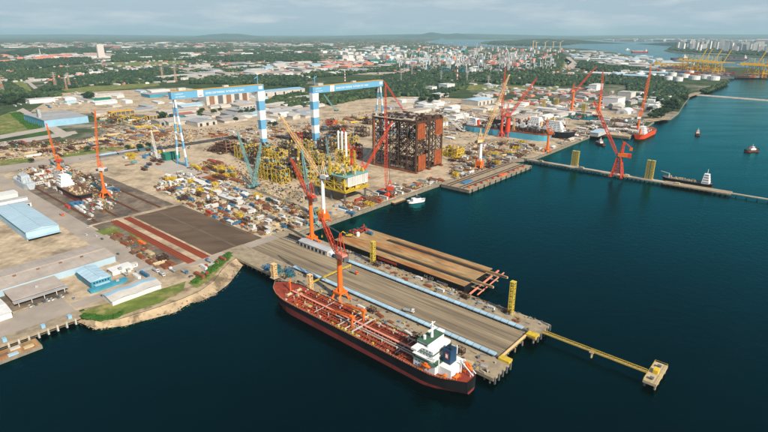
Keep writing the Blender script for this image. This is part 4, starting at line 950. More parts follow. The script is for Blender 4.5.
for i, (x0,y0,x1,y1) in enumerate(((110,117.5,125,113),(118,123,135,117),(96,121,112,117),(132,125,147,120))):
    t = thing('gantry_beam', 'orange overhead runway beam standing in the pipe yard', 'gantry', P(x0,y0,5), 0, 'orange runway beams in the pipe yard'); v = P(x1,y1,5)-P(x0,y0,5)
    MB().bar((0,0,9),(v.x,v.y,9),1.6).build('beam', 'gantry_orange', t)
    for k in (0,.33,.66,1): MB().bar((v.x*k,v.y*k,0),(v.x*k,v.y*k,9),1.0).build('leg', 'gantry_orange', t)
HALLS = [  # px corner, la, wb, h, wall, roof, label, rise, along, doors
 ((160,126),44,60,10,'grey','rooftan','grey hall with tan roof behind the first goliath A-frame',3,'b',4),
 ((198,127),52,50,10,'offwhite','roofgrey','off white workshop with dark doors beside the brown steel heap',3,'a',3),
 ((176,119),34,52,9,'teal','roofred','rust red roofed shed beside the orange workshop',3,'b',0),
 ((240,112),40,64,16,'offwhite','rooftan','tan roofed grey hall right of the concrete tower hall',3,'b',6),
 ((262,114),20,24,13,'offwhite','offwhite','pale gabled end building beside the striped box leg',3,'a',1),
 ((150,98),60,130,10,'tealblue','roofgrey','grey roofed hall with blue wall below the meadow',2,'b',0),
 ((90,99),50,110,9,'offwhite','offwhite','wide off white hall below the meadow',2,'b',0),
 ((30,104),40,70,12,'white','offwhite','white industrial block beside the dark trees',2,'flat',0),
 ((92,102),22,60,8,'green','green','green roofed shed in front of the grey blue hall',1.5,'b',0),
 ((200,105),24,40,9,'grey','green','lime and grey roofed shed before the concrete hall',1.5,'b',0),
 ((262,97),60,190,15,'offwhite','lightblue','long hall with light blue roof right behind the first goliath',3,'b',5),
 ((292,101),30,80,9,'offwhite','offwhite','off white hall below the blue roofed hall',2,'b',0),
 ((425,103),26,40,9,'white','white','small white hall beside the dark wood',2,'b',0),
 ((440,98),34,50,12,'offwhite','white','white block with dark door at the wood edge',2,'flat',1),
 ((447,90),40,52,20,'white','white','tall white block at the edge of the dark wood',1,'flat',0),
 ((432,92),30,30,18,'white','offwhite','white block behind the tree at the wood edge',1,'flat',0),
 ((478,106),60,90,14,'offwhite','paleblue','pale blue roofed hall with open front behind the dry docks',3,'b',4),
 ((402,103),20,30,8,'white','white','small white shed right of the red crawler crane',1,'b',0),
 ((390,110),26,80,7,'grey','roofgrey','low grey roofed shed behind the rusty jacket',1.5,'b',0),
 ((405,116),34,110,8,'offwhite','rooftan','wide tan roofed shed behind the rusty jacket',1.5,'b',0),
 ((437,128),16,44,9,'white','offwhite','white ship block shed before the dry dock',1,'flat',0),
 ((456,120),20,60,9,'white','white','white roofed shed behind the blue hull',1.5,'b',0),
 ((520,122),30,90,8,'offwhite','rooftan','sandy roofed shed behind the blue hull',1.5,'b',0),
 ((545,120),20,50,8,'white','white','white roofed shed at the dock basin edge',1.5,'b',0),
 ((598,137),18,60,8,'offwhite','paleblue','pale blue roofed shed along the stepped quay',1.5,'a',0),
 ((617,107),44,66,24,'white','offwhite','big white workshop beside the orange cranes',2,'flat',0),
 ((630,101),40,50,26,'offwhite','offwhite','tall pale workshop behind the big white workshop',2,'flat',0),
 ((596,91),30,70,22,'white','white','long white slab building above the big white workshop',2,'flat',0),
 ((640,97),30,40,14,'white','offwhite','white block beside the orange long boom',2,'flat',0),
 ((658,106),16,30,8,'white','white','white house among the shore trees',2,'b',0),
 ((668,99),14,24,7,'red','red','red roofed house among the shore trees',2,'b',0),
 ((650,112),14,30,7,'white','white','white long house on the grassy point',2,'b',0),
]
for px, la, wb, h, wl, rf, lab, rise, al, dr in HALLS: shed('hall', px, la, wb, h, wl, rf, lab, rise, al, dr, cat='hall', rib=False)
# concrete tower hall behind first goliath
ch = shed('concrete_hall', (207,105.5), 46, 150, 34, 'offwhite', 'roofgrey', 'tall concrete hall with dark bays under the first goliath girder', 1, 'flat', cat='hall')
for i in range(5): MB().box(-.2,.3,10+i*29,27+i*29,1,26).build('bay', 'dgrey' if i % 2 else 'brown', ch)
# white dome tent on the right quay
dm = thing('dome_tent', 'white domed tent on the wharf beside the orange ship', 'tent', P(625,113,5)); v_ = []; nn = 10
for i in range(nn+1):
    a = math.pi*i/nn; v_ += [(math.cos(a)*16,-24,math.sin(a)*13),(math.cos(a)*16,24,math.sin(a)*13)]
MB().add(v_, [(2*i,2*i+1,2*i+3,2*i+2) for i in range(nn)]+[tuple(range(0,2*nn+2,2)),tuple(range(2*nn+1,0,-2))]).build('canopy', 'white', dm); MB().box(-4,4,-24.4,-24.05,0,7).build('door', 'grey', dm)

# ------------------------------------------------------------------ left quay, its barge, beach rocks
q_ = thing('quay', 'open piled quay with white fender posts below the parking lot', 'quay', W(18,-300,0))
MB().box(-6,6,-60,122,3.4,5.4).build('deck', 'pierstrip', q_); pl = MB()
for i in range(30):
    for x in (-4,0,4): pl.cyl(x,-58+i*6.2,-2,3.4,.5,n=6)
tag(pl.build('piles', 'pile', q_), kind='stuff')
f0 = None
for i in range(30):
    if f0 is None: f0 = MB().box(6,6.9,-.6,.6,.4,5.2).build('fender_post', 'offwhite', q_, (0,-58,0))
    else: dup(f0, (0,-58+i*6.2,0), parent=q_)
for i, y in enumerate((70,94,112)): MB().box(1,4,y,y+2.5,5.4,8).build('blue_cabin', 'lightblue', q_)
bq = thing('work_barge', 'rusty flat work barge moored against the piled quay', 'barge', W(33.5,-229,0)); MB().box(-7,7,-17,17,-1,2.6).build('hull', 'pile', bq); MB().box(-6.4,6.4,-16.4,16.4,2.6,2.9).build('deck', 'rust_deck', bq)
for x, y, m in ((-3,-12,'tan'),(2,-5,'brown'),(-2,3,'offwhite'),(3,10,'tan'),(5.6,0,'paleblue')): MB().box(x-1.5,x+1.5,y-3,y+3,2.9,3.9).build('cargo', m, bq)
pts = [P(*p,0) for p in beach_out]
rk = MB(); ico_dirs = [(1,0,0),(-1,0,0),(0,1,0),(0,-1,0),(0,0,1),(0,0,-1)]
for _ in range(260):
    i = random.randrange(len(pts)-1); f = random.random(); p = pts[i].lerp(pts[i+1],f); inn = P(*beach_in[i],5).lerp(P(*beach_in[i+1],5),f); u = random.random()**2.6; c = p.lerp(inn,u*.75); z = -.4+4.2*u*.75; r = random.uniform(.3,1.1)
    rk.add([(c.x+d[0]*r*random.uniform(.6,1.3),c.y+d[1]*r*random.uniform(.6,1.3),z+d[2]*r*random.uniform(.4,.8)) for d in ico_dirs], [(0,2,4),(2,1,4),(1,3,4),(3,0,4),(2,0,5),(1,2,5),(3,1,5),(0,3,5)])
tag(rk.build('shore_rocks', 'rock'), kind='stuff', label='brown rocks strewn along the beach'); C.objects[-1]['category'] = 'rocks'

# red rail tracks beside the dark slab
for b0, lab in ((-75,'red steel rail track along the outer edge of the dark slab'),(-60,'red steel rail track nearest the dark slab')):
    t = thing('rail_track', lab, 'rail track', W(-178,b0,5)); MB().box(0,174,-1,7,.1,.45).build('track_bed', 'redtrack', t)
    for y in (.6,2.9,5.4): MB().box(0,174,y-.3,y+.3,.45,1.0).build('rail', 'redtrack', t)
for k, (a0,a1,b0) in enumerate(((-420,-190,-64),(-410,-190,-40),(-400,-185,-14),(-420,-190,-88))):
    t = thing('slipway_rail', 'dark rail track across the slipway '+('under the black and red vessel','past the foot of the upright orange crane','nearest the cabin rows','along the shore road')[k], 'rail track', W(a0,b0,5), group='slipway rails'); MB().box(0,a1-a0,0,3,.1,.4).build('track_bed', 'darkrust', t)
    for y in (.4,2.5): MB().box(0,a1-a0,y-.2,y+.2,.4,.8).build('rail', 'rust', t)

# ------------------------------------------------------------------ breakwater jetty on the right with its towers, ships afloat
bj = thing('breakwater_jetty', 'narrow concrete jetty running out across the basin mouth', 'jetty', W(36,535,0)); MB().box(0,215,-5,5,2.4,4.2).build('deck', 'concrete', bj); MB().box(215,300,-8,8,2.4,4.2).build('deck', 'pierstrip', bj); MB().box(300,420,-2,2,2.8,4.0).build('footbridge', 'concrete', bj)
pl = MB()
for i in range(48):
    for y in (-4,4): pl.cyl(2+i*6.2,y,-2,2.4,.6,n=6)
for i in range(10): pl.cyl(306+i*12,0,-2,2.8,.5,n=6)
tag(pl.build('piles', 'pile', bj), kind='stuff')
for i in range(4): MB().box(20+i*70,26+i*70,-3,1,4.2,6.4).build('deck_box', 'tan', bj)
lattice_tower(P(574.5,165.5,4.2), 4.0, 24, 'tower_yellow', 'pair of yellow towers on the breakwater jetty near the quay', None, pair=True)
lattice_tower(P(648.5,179,4.2), 4.0, 28, 'tower_yellow', 'pair of yellow towers on the breakwater jetty beside the black ship', None, pair=True)
for x, y, h in ((543,110,22),(556,108,22),(583,114,22)): lattice_tower(P(x,y,5), 4.0, h+6, 'tower_yellow', 'yellow lattice tower standing beside the dock basin', 'yellow towers of the dock basin', pair=True)
def ship(nm, loc, rz, Ln, beam, zs, mi, mats_, deckm, label, house=(.12,.24), hh=14, housem='paint_white', extras=(), rake=5, cat='ship', funnel='orange', tilt=0.):
    t = thing(nm, label, cat, loc, rz); hm, rows = hull_mesh(Ln,beam,zs,mi,rake=rake,sheer=beam*.09,tilt=tilt,n=18); hm.build('hull', mats_, t); deck_mesh(rows).build('deck', deckm, t)
    z = zs[-1]-.4; x0, x1 = house[0]*Ln, house[1]*Ln; nl = max(2,int(hh/3.2)); lh = hh/nl
    for k in range(nl):
        f = 1-.13*k; hb = MB().box(x0+(x1-x0)*.06*k,x1-(x1-x0)*.04*k,-beam*.4*f,beam*.4*f,z+k*lh,z+(k+1)*lh-.25).build('house_deck' if k < nl-1 else 'bridge', housem, t)
        windows_row(None, hb, x0+1+(x1-x0)*.06*k, x1-1-(x1-x0)*.04*k, beam*.4*f, z+k*lh+lh*.4, 'y', 4, (x1-x0)*.12, lh*.32); windows_row(None, hb, x0+1+(x1-x0)*.06*k, x1-1-(x1-x0)*.04*k, -beam*.4*f, z+k*lh+lh*.4, 'y', 4, (x1-x0)*.12, lh*.32)
    xm = (x0+x1)/2; MB().cyl(xm,0,z+hh,z+hh*1.5,beam*.02,beam*.012,n=6).box(xm-.2,xm+.2,-beam*.1,beam*.1,z+hh*1.3,z+hh*1.33).build('mast', housem, t)
    if funnel: MB().cyl(x0-(x1-x0)*.12 if house[0] > .06 else x1+2,0,z,z+hh*.8,beam*.09,beam*.08,n=10).build('funnel', funnel, t)
    for e in extras: e(t, z)
    return t
def clutter_part(x0, x1, y0, y1, n, m, mx=4):
    def f(t, z):
        q = MB()
        for _ in range(n):
            x = random.uniform(x0,x1); y = random.uniform(y0,y1); q.box(x,x+random.uniform(.8,mx),y,y+random.uniform(.8,mx*.7),z,z+random.uniform(.8,mx))
        tag(q.build('deck_gear', m, t), kind='stuff')
    return f
def derrick(x, y, h, m):
    def f(t, z): MB().lattice((x,y,z),(x,y,z+h),4,1.2,8,.4,.25).build('derrick', m, t)
    return f
def post_cranes(xs_, m, h=9):
    def f(t, z):
        for x in xs_: MB().cyl(x,0,z,z+h,.8,n=8).bar((x,0,z+h),(x+12,0,z+h+2),.9,.5).build('deck_crane', m, t)
    return f
ship('supply_ship', P(712,187.5,0), YAW+math.pi, 68, 15, [1.2,5.2], [1,0], ['blackhull','boot'], 'dgrey', 'black flat decked ship with white house moored along the breakwater jetty', (.06,.2), 14, extras=(post_cranes((58,),'offwhite',6),clutter_part(20,56,-5,5,26,'tan',3)), funnel=None)
ship('supply_ship', W(113,872,0), YB, 112, 21, [2,9], [0,0], ['shiporange','shiporange'], 'rust', 'bright orange ship with white house moored at the wharf end', (.14,.34), 15, extras=(clutter_part(44,90,-7,7,20,'red',4),clutter_part(44,90,-7,7,12,'white',4)))
def tug(loc, rz, label):
    t = thing('tugboat', label, 'tugboat', loc, rz); hm, rows = hull_mesh(28,9.5,[.8,3.2],[1,0],rake=2,sheer=1.6,n=14,bowstart=.6); hm.build('hull', ['darkrust','red'], t); deck_mesh(rows).build('deck', 'rust', t)
    MB().box(9,19,-3,3,2.8,6).build('deckhouse', 'paint_white', t); w_ = MB().prism([(12,-2.2),(17,-1.8),(17,1.8),(12,2.2)],6,9).build('wheelhouse', 'paint_white', t); MB().box(11.9,17.1,-2.26,2.26,7.3,8.3).build('window_band', 'glass', w_)
    for s in (-1,1): MB().cyl(9.5,s*1.8,6,9,.7,n=8).build('funnel', 'orange', t)
    MB().cyl(13.5,0,9,14.5,.3,.15,n=6).box(13.3,13.7,-1.4,1.4,12,12.3).build('mast', 'paint_white', t)
    fe = MB(); top = rows[-1]
    for s in (1,-1):
        for i in range(len(top)-1): fe.bar((top[i][0],s*top[i][1],top[i][2]-.3),(top[i+1][0],s*top[i+1][1],top[i+1][2]-.3),.7)
    fe.build('fender', 'dark', t); MB().bar((3,-1.5,3.6),(3,1.5,3.6),1.4,n=8).build('winch', 'dgrey', t); return t
tug(P(697.5,135.5,0), R(60), 'small red hulled tugboat heading away towards the port'); tug(P(745,151.5,0), R(5), 'red hulled tugboat crossing the basin mouth'); tug(P(604,145.5,0), R(100), 'dark little tugboat beside the red jetty crane')
wbt = thing('workboat', 'white workboat moored against the quay below the red boom crane', 'boat', P(408,203.5,0), R(25)); hm, rows = hull_mesh(26,9,[.6,3],[1,0],rake=2,sheer=1.2,n=12,bowstart=.6); hm.build('hull',['paint_white','dgrey'],wbt); deck_mesh(rows).build('deck','grey',wbt); MB().box(6,18,-3.2,3.2,2.6,6).build('deckhouse','paint_white',wbt); MB().box(12,17,-2.4,2.4,6,8.6).build('wheelhouse','glass',wbt); MB().cyl(13,0,8.6,12,.2,n=6).build('mast','white',wbt)
pt = thing('pontoon', 'small brown pontoon beside the white workboat', 'barge', P(398,202,0), YB); MB().box(-12,12,-4,4,-1,2).build('hull','darkrust',pt); MB().box(-11.6,11.6,-3.6,3.6,2,2.3).build('deck','tan',pt)
# flat barge along the quay with rails on deck
b2 = thing('flat_barge', 'long tan flat barge with skid rails moored along the yard quay', 'barge', W(13,308,0)); MB().box(0,48,0,188,-1.5,4.2).build('hull', 'pile', b2); MB().box(-.2,48.2,-.2,188.2,4.2,4.5).build('deck', 'pierstrip', b2)
for x in (8,14,30,36): MB().box(x,x+1.6,2,186,4.5,5.3).build('skid_rail', 'darkrust', b2)
for i in range(11): MB().box(41,44,8+i*16,11+i*16,4.5,6.6).build('winch_box', 'red' if i % 3 else 'orange', b2)
MB().box(20,27,20,42,4.5,6.5).build('blue_skid', 'blue', b2); MB().box(38,45,96,112,4.5,5.6).build('orange_skid', 'orange', b2)
for i in range(12): MB().box(48,49,6+i*16,7.6+i*16,.5,4.4).build('fender', 'dark', b2)
# ships and blocks in the dry docks
ship('docked_ship', W(-205,705,5), YAW, 205, 30, [12,14.5], [0,1], ['shipblue','rust'], 'rust', 'long ship with bright blue hull side in the dry dock under the red cranes', (.06,.16), 15, extras=(clutter_part(40,190,-11,11,90,'darkrust',9),clutter_part(40,190,-11,11,30,'offwhite',7),derrick(120,0,26,'cream')), funnel='crane_red')
ship('docked_ship', W(-150,760,5), YAW, 175, 28, [9,13], [0,0], ['blackhull','white'], 'grey', 'black hulled ship with tall white decks in dock beside the blue hull', (.60,.86), 20, extras=(clutter_part(10,105,-10,10,110,'white',8),clutter_part(100,150,-11,11,40,'offwhite',7),clutter_part(10,160,-11,11,40,'dgrey',6)), funnel='cream')
ship('docked_ship', W(-215,830,5), YAW, 190, 30, [8,12], [0,0], ['blackhull','boot'], 'brown', 'dark hulled ship lying in the dock basin behind the white decked ship', (.55,.7), 14, extras=(clutter_part(10,160,-11,11,60,'offwhite',7),clutter_part(10,160,-11,11,40,'red',6)))
ship('docked_ship', W(-330,560,5), YAW, 120, 26, [9,11], [0,0], ['shipgrey','white'], 'offwhite', 'pale grey ship block in dock left of the blue hull', (.1,.3), 12, extras=(clutter_part(20,110,-10,10,60,'white',8),clutter_part(20,110,-10,10,30,'dgrey',6)))
# vessels on the left slipway
v1 = ship('slipway_vessel', W(-282,-62,5.2), YAW+math.pi, 88, 21, [4,8.2], [1,0], ['blackhull','boot'], 'brown', 'black and red offshore vessel with white house hauled out on the slipway', (.72,.92), 15, extras=(clutter_part(60,80,-7,7,50,'white',5),clutter_part(8,56,-7,7,30,'tan',3)), funnel=None)
v2 = ship('slipway_vessel', W(-395,-92,5.2), YAW+math.pi, 62, 15, [3,8.0], [0,0], ['shipgrey','shipgrey'], 'shipgrey', 'pale grey patrol vessel hauled out beside the shore road', (.3,.62), 9, housem='shipgrey', extras=(clutter_part(12,50,-5,5,40,'shipgrey',4),), funnel='shipgrey')
for t_, ln in ((v1,74),(v2,62)):
    for i in range(6): MB().box(6+i*ln*.15,9+i*ln*.15,-4,4,-.2,.6).build('keel_block', 'tan', t_)

# long low house at the jetty root with dark openings
jh = thing('pump_house', 'long grey roofed pump house sunk at the jetty root', 'shed', W(40,22,5.5)); MB().box(0,42,0,9,0,5).build('wall','offwhite',jh); MB().gable(-1,43,-.6,9.6,5,6.4).build('roof','roofgrey',jh)
for i in range(7): MB().box(2+i*5.6,5+i*5.6,-.2,.05,.3,3.2).build('opening','dark',jh)
MB().box(42,46,1,8,0,4).build('annex','paint_white',jh)
pit = thing('service_pit', 'dark railed pit opening in the jetty deck behind the pump house', 'pit', W(22,29,5.5)); MB().box(-12,12,-4,4,.02,.1).build('floor','dark',pit)
r_ = MB()
for y in (-4,4): r_.bar((-12,y,1.3),(12,y,1.3),.2); [r_.bar((-12+i*3,y,0),(-12+i*3,y,1.3),.15) for i in range(9)]
r_.build('railing','offwhite',pit); MB().box(-12,12,3.6,4.4,0,2.2).build('side_wall','darkrust',pit)

# ------------------------------------------------------------------ yard goods: containers, cabins, steel stacks, frames, trucks
def proto_container(m):
    b = MB().box(-6,6,-1.2,1.2,.15,2.7)
    for i in range(9): b.box(-5.6+i*1.35,-5.2+i*1.35,-1.28,1.28,.3,2.6)
    for x in (-6,5.8):
        for y in (-1.25,1.05): b.box(x,x+.2,y,y+.2,0,2.75)
    return b.build('shipping_container', m)
def proto_cabin(m):
    b = MB().box(-5,5,-1.5,1.5,.3,3.0,0); b.box(-5.3,5.3,-1.8,1.8,3.0,3.25,1)
    for x in (-3.4,-.6,2.2): b.box(x,x+1.3,-1.56,1.56,1.4,2.4,2)
    b.box(4.0,4.8,-1.56,-1.4,.3,2.4,2)
    for x in (-4,0,4): b.box(x-.3,x+.3,-1.2,1.2,0,.3,2)
    return b.build('site_cabin', [m,'white' if m != 'white' else 'offwhite','dgrey'])
def proto_stack(m):
    b = MB()
    for k in range(3):
        for i in range(7-k): b.bar((-6,-2.1+.35*k+i*.7,.35+k*.62),(6-.8*random.random(),-2.1+.35*k+i*.7,.35+k*.62),.6,n=6)
    b.box(-4,-3.6,-2.6,2.6,0,.1); b.box(3.6,4,-2.6,2.6,0,.1); return b.build('steel_stack', m)
def proto_plate(m):
    b = MB(); z = .2
    for k in range(4): b.cb(random.uniform(-.4,.4),random.uniform(-.3,.3),z,9-k*.6,4.2-k*.3,.18,random.uniform(-.05,.05)); z += .24
    b.box(-3,-2.6,-2,2,0,.2); b.box(2.6,3,-2,2,0,.2); return b.build('plate_stack', m)
def proto_frame(m):
    b = MB(); beam_frame(b,[-5,0,5],[-3,3],[.3,4.5],.5,bw=.3,faces='out'); b.box(-4,-1,-2,1.5,.5,3); b.bar((1,0,1.6),(4.4,0,1.6),1.8,n=8); return b.build('pipework_skid', m)
def proto_pipe(m):
    b = MB()
    for i in range(4): b.bar((-9,-2.4+i*1.6,.9),(9,-2.4+i*1.6,.9),1.5,n=8)
    for i in range(3): b.bar((-9,-1.6+i*1.6,2.2),(8,-1.6+i*1.6,2.2),1.5,n=8)
    b.box(-6,-5.5,-3.2,3.2,0,.2); b.box(5.5,6,-3.2,3.2,0,.2); return b.build('pipe_bundle', m)
def proto_tent(m):
    b = MB().box(-6,6,-3.5,3.5,0,2.6,1); b.gable(-6.3,6.3,-3.9,3.9,2.6,4.4,0); return b.build('work_tent', [m,'offwhite'])
def proto_tankc(m):
    b = MB().cyl(0,0,0,5.2,1.9,n=12).cyl(0,0,5.2,5.8,1.9,.5,n=12).cyl(0,0,5.8,6.3,.3,n=6); return b.build('silo', m)
def proto_truck(m):
    t = bpy.data.objects.new('truck', None); C.objects.link(t); MB().box(2.6,4.6,-1.2,1.2,.7,3.0).build('cab', m, t); MB().box(4.55,4.66,-1,1,1.8,2.7).build('windscreen','glass',t)
    MB().box(-4.4,2.4,-1.2,1.2,1.0,1.5).box(-4.4,2.4,-1.2,-1.1,1.5,2.2).box(-4.4,2.4,1.1,1.2,1.5,2.2).build('bed','grey',t)
    for x in (-3.4,-2.2,3.4):
        for s in (-1,1): MB().bar((x,s*.85,.5),(x,s*1.2,.5),1.0,n=10).build('wheel','dark',t)
    return t
def proto_car(m):
    t = bpy.data.objects.new('car', None); C.objects.link(t)
    MB().add([(-2.2,-.9,.4),(2.2,-.9,.4),(2.2,.9,.4),(-2.2,.9,.4),(-2.1,-.85,1.0),(2.15,-.85,.9),(2.15,.85,.9),(-2.1,.85,1.0)], [(3,2,1,0),(4,5,6,7),(0,1,5,4),(1,2,6,5),(2,3,7,6),(3,0,4,7)]).build('body', m, t)
    MB().add([(-1.7,-.8,.98),(1.0,-.8,.95),(1.0,.8,.95),(-1.7,.8,.98),(-1.3,-.68,1.5),(.3,-.68,1.5),(.3,.68,1.5),(-1.3,.68,1.5)], [(4,5,6,7),(0,1,5,4),(1,2,6,5),(2,3,7,6),(3,0,4,7)]).build('cabin','glass',t)
    MB().box(-1.25,.25,-.66,.66,1.5,1.56).build('roof', m, t)
    for x in (-1.4,1.4):
        for s in (-1,1): MB().bar((x,s*.7,.33),(x,s*.95,.33),.66,n=10).build('wheel','dark',t)
    return t
KIND = dict(container=(proto_container,'shipping container','container'), cabin=(proto_cabin,'site cabin','cabin'), stack=(proto_stack,'steel bar stack','steel stack'), plate=(proto_plate,'steel plate stack','plate stack'), frame=(proto_frame,'pipework skid','pipework skid'),
            pipe=(proto_pipe,'pipe bundle','pipe bundle'), tent=(proto_tent,'work tent','tent'), silo=(proto_tankc,'silo','silo'), truck=(proto_truck,'truck','truck'), car=(proto_car,'car','car'))
COLN = dict(white='white', offwhite='off white', blue='blue', teal='teal', tealblue='dark teal blue', lightblue='light blue', red='red', orange='orange', yellow='yellow', brown='brown', rust='rusty', darkrust='dark brown', grey='grey', green='green', tan='tan', dgrey='dark grey', cream='cream', navy='navy blue', teal_steel='pale teal', pink='salmon')
PROTO = {}; placed = []
def put(kind, m, loc, rz, label, group, sc_=None):
    k = (kind, m); fn, nm, cat = KIND[kind]
    if k not in PROTO: PROTO[k] = o = fn(m); o.location = loc; o.rotation_euler = (0,0,rz)
    else: o = dup(PROTO[k], loc, rz)
    tag(o, label, cat, group)
    if sc_: o.scale = (sc_[0],sc_[1],sc_[2])
    return o
def scatter(poly_px, n, kinds, where, mind=5.5, jit=.06, z=5.09, smin=.8, smax=1.3, debris=0, dm=('sandy',)):
    poly = [P(x,y,5) for x,y in poly_px]; xs = [p.x for p in poly]; ys = [p.y for p in poly]; got = 0; tries = 0
    names = [k for k,_,_ in kinds]; ws = [w for _,_,w in kinds]
    while got < n and tries < n*30:
        tries += 1; x = random.uniform(min(xs),max(xs)); y = random.uniform(min(ys),max(ys))
        if not inpoly(x,y,poly): continue
        d = Vector((x,y,0))-ORG; a, b_ = d.dot(AX), d.dot(BX); a = round(a/4)*4+random.uniform(-1,1); b_ = round(b_/5.5)*5.5+random.uniform(-.8,.8)
        if any((a-q)**2*.35+(b_-r)**2 < mind*mind for q,r in placed): continue
        placed.append((a,b_)); i = random.choices(range(len(kinds)),ws)[0]; kind, cols, _ = kinds[i]; m = random.choice(cols)
        rz = YAW+random.uniform(-jit,jit)+(0 if random.random() < .8 else math.pi/2)+(math.pi if random.random() < .5 else 0)
        s = random.uniform(smin,smax); put(kind, m, W(a,b_,z), rz, '%s %s %s' % (COLN[m], KIND[kind][1], where), '%s %s' % (KIND[kind][1]+'s', where), (s,random.uniform(.85,1.25),random.uniform(.9,1.3)) if kind not in ('truck','car') else None); got += 1
    return got
cont = ['white','white','blue','teal','brown','brown','rust','grey','offwhite','tan','blue','red']
FIELD = 'in the material rows beside the dark slab'
scatter([(160,179),(180,172),(275,205),(319,224),(262,236),(186,206),(155,187)], 210, [('container',cont,5),('cabin',['white','offwhite','tan','offwhite'],4),('stack',['rust','brown','tan'],3),('frame',['yellow','darkrust','darkrust'],1.5),('plate',['rust','brown','tan'],3),('tent',['white','offwhite'],.8),('silo',['white'],.3),('truck',['white','orange'],.5)], FIELD, 5.6, smin=.55, smax=1.1)
scatter([(222,180),(250,196),(330,214),(322,221),(285,208),(215,188)], 60, [('container',cont,4),('cabin',['white','offwhite'],2),('frame',['yellow','darkrust'],2),('plate',['rust','brown'],2),('truck',['white','yellow'],.6)], 'on the apron before the yellow modules', 6.5)
scatter([(18,170),(60,163),(122,190),(112,212),(92,210),(60,192),(30,182)], 80, [('stack',['rust','brown','tan'],3),('plate',['rust','grey'],2),('cabin',['white','offwhite'],3),('container',['white','teal','red','blue'],2),('silo',['white'],.6),('truck',['white'],.5),('frame',['darkrust','grey'],1)], 'on the slipway ground among the orange cranes', 7)
scatter([(66,205),(82,200),(105,213),(92,219)], 16, [('container',['red','white','blue','offwhite'],4),('truck',['red','white'],1.2)], 'beside the shore road below the hauled out vessel', 5)
scatter([(0,142),(70,140),(150,128),(162,140),(110,148),(60,156),(0,160)], 80, [('stack',['rust','brown','darkrust'],4),('pipe',['darkrust','brown','tan'],3),('plate',['rust','brown'],2),('frame',['darkrust'],1),('container',['blue','white','red'],.8),('truck',['white'],.3)], 'in the rail yard below the blue walled hall', 8, smin=1.2, smax=2.2)
scatter([(100,114),(165,119),(190,132),(186,142),(150,142),(105,140),(92,126)], 80, [('pipe',['yellow','tan','rust','brown'],4),('stack',['rust','tan','teal'],3),('frame',['yellow','darkrust'],1),('container',['blue','white','grey','brown'],1.6),('cabin',['white'],1)], 'in the pipe yard left of the first goliath', 8.5, smin=1.2, smax=2.2)
scatter([(112,150),(160,146),(165,166),(150,172),(120,163)], 34, [('stack',['rust','brown'],3),('frame',['teal_steel','darkrust','yellow'],3),('container',['blue','white','teal'],2),('cabin',['white'],1)], 'on the sand before the green shed', 7)
scatter([(186,168),(215,160),(240,170),(244,186),(215,182)], 40, [('pipe',['yellow','yellow','rust'],3),('frame',['yellow','darkrust'],1.5),('container',['red','blue','white'],1.5),('plate',['rust'],1.5)], 'on the sand between goliath A-frame and teal cranes', 6.5)
scatter([(335,206),(372,196),(390,186),(440,178),(444,181),(398,195),(345,216)], 60, [('container',['rust','blue','white','grey','red'],3),('plate',['rust','brown','tan'],3),('stack',['rust','brown'],2),('frame',['darkrust','yellow','brown'],1.5),('truck',['white','red'],1),('cabin',['white'],1)], 'on the quay apron below the rusty jacket', 6)
scatter([(448,162),(470,146),(520,142),(545,150),(520,157),(455,180)], 110, [('container',['white','blue','grey','rust','brown','offwhite'],3),('plate',['rust','brown','grey'],3),('stack',['rust','brown','tan'],2),('frame',['yellow','darkrust','darkrust','brown'],2),('cabin',['white','offwhite'],2),('truck',['white','yellow'],.6)], 'on the quay between the jacket and the blue hull', 7)
scatter([(553,148),(572,133),(600,118),(640,119),(645,134),(598,132)], 110, [('container',['white','blue','grey','rust','brown','offwhite'],3),('plate',['rust','grey'],2),('frame',['darkrust','brown'],2),('cabin',['white','offwhite','white'],4),('tent',['white','offwhite'],2),('truck',['white'],.6)], 'on the wharf behind the orange ship', 8, smin=1, smax=1.9)
scatter([(385,116),(440,108),(482,110),(470,124),(448,140),(440,128)], 90, [('container',['white','blue','teal','brown'],2),('cabin',['white','offwhite'],4),('plate',['rust','grey'],2),('tent',['white'],2),('frame',['yellow','darkrust'],1)], 'behind the rusty jacket', 8, smin=1, smax=1.9)
scatter([(480,112),(560,110),(600,116),(560,124),(470,124)], 80, [('container',['white','blue','red','brown'],2),('cabin',['white','offwhite'],4),('plate',['rust','grey'],2),('tent',['white','offwhite'],2),('frame',['yellow','darkrust'],1)], 'beyond the dry docked ships', 9, smin=1.2, smax=2.2)
scatter([(190,132),(245,128),(310,125),(385,112),(380,124),(320,140),(240,146)], 90, [('container',['white','blue','grey','brown','rust'],2),('cabin',['white','offwhite'],2),('plate',['rust','grey'],2),('pipe',['rust','brown','yellow'],2),('stack',['rust','brown'],2),('frame',['darkrust','brown'],2)], 'under the goliath girders behind the modules', 8.5, smin=1.2, smax=2.2)
scatter([(112,232),(126,236),(150,250),(178,265),(160,268),(140,258),(116,240)], 20, [('stack',['rust','brown','tan'],3),('plate',['brown','rust'],3),('container',['orange'],.25),('frame',['darkrust'],.8)], 'on the scrap ground beside the red tracks', 5.5)
scatter([(100,272),(140,262),(180,268),(165,276),(135,280)], 10, [('container',['white','grey','blue'],2),('cabin',['white'],2),('truck',['red','white'],1.2)], 'along the bend of the shore road', 6)
scatter([(180,274),(220,258),(226,262),(196,280)], 9, [('container',['white','rust'],1),('truck',['red','blue'],2),('car',['white','dgrey','red'],2)], 'parked on the grassy verge above the beach', 5)
scatter([(0,98),(90,92),(100,104),(30,110),(0,106)], 40, [('cabin',['white','offwhite'],4),('container',['white','blue','lightblue'],2),('tent',['white'],2)], 'around the white blocks beside the dark trees', 14, smin=1.8, smax=3)
scatter([(54,216),(66,206),(110,228),(140,255),(128,262),(95,240)], 8, [('truck',['white','orange'],1),('car',['white','dgrey'],2)], 'driving on the shore road', 7, z=5.12)
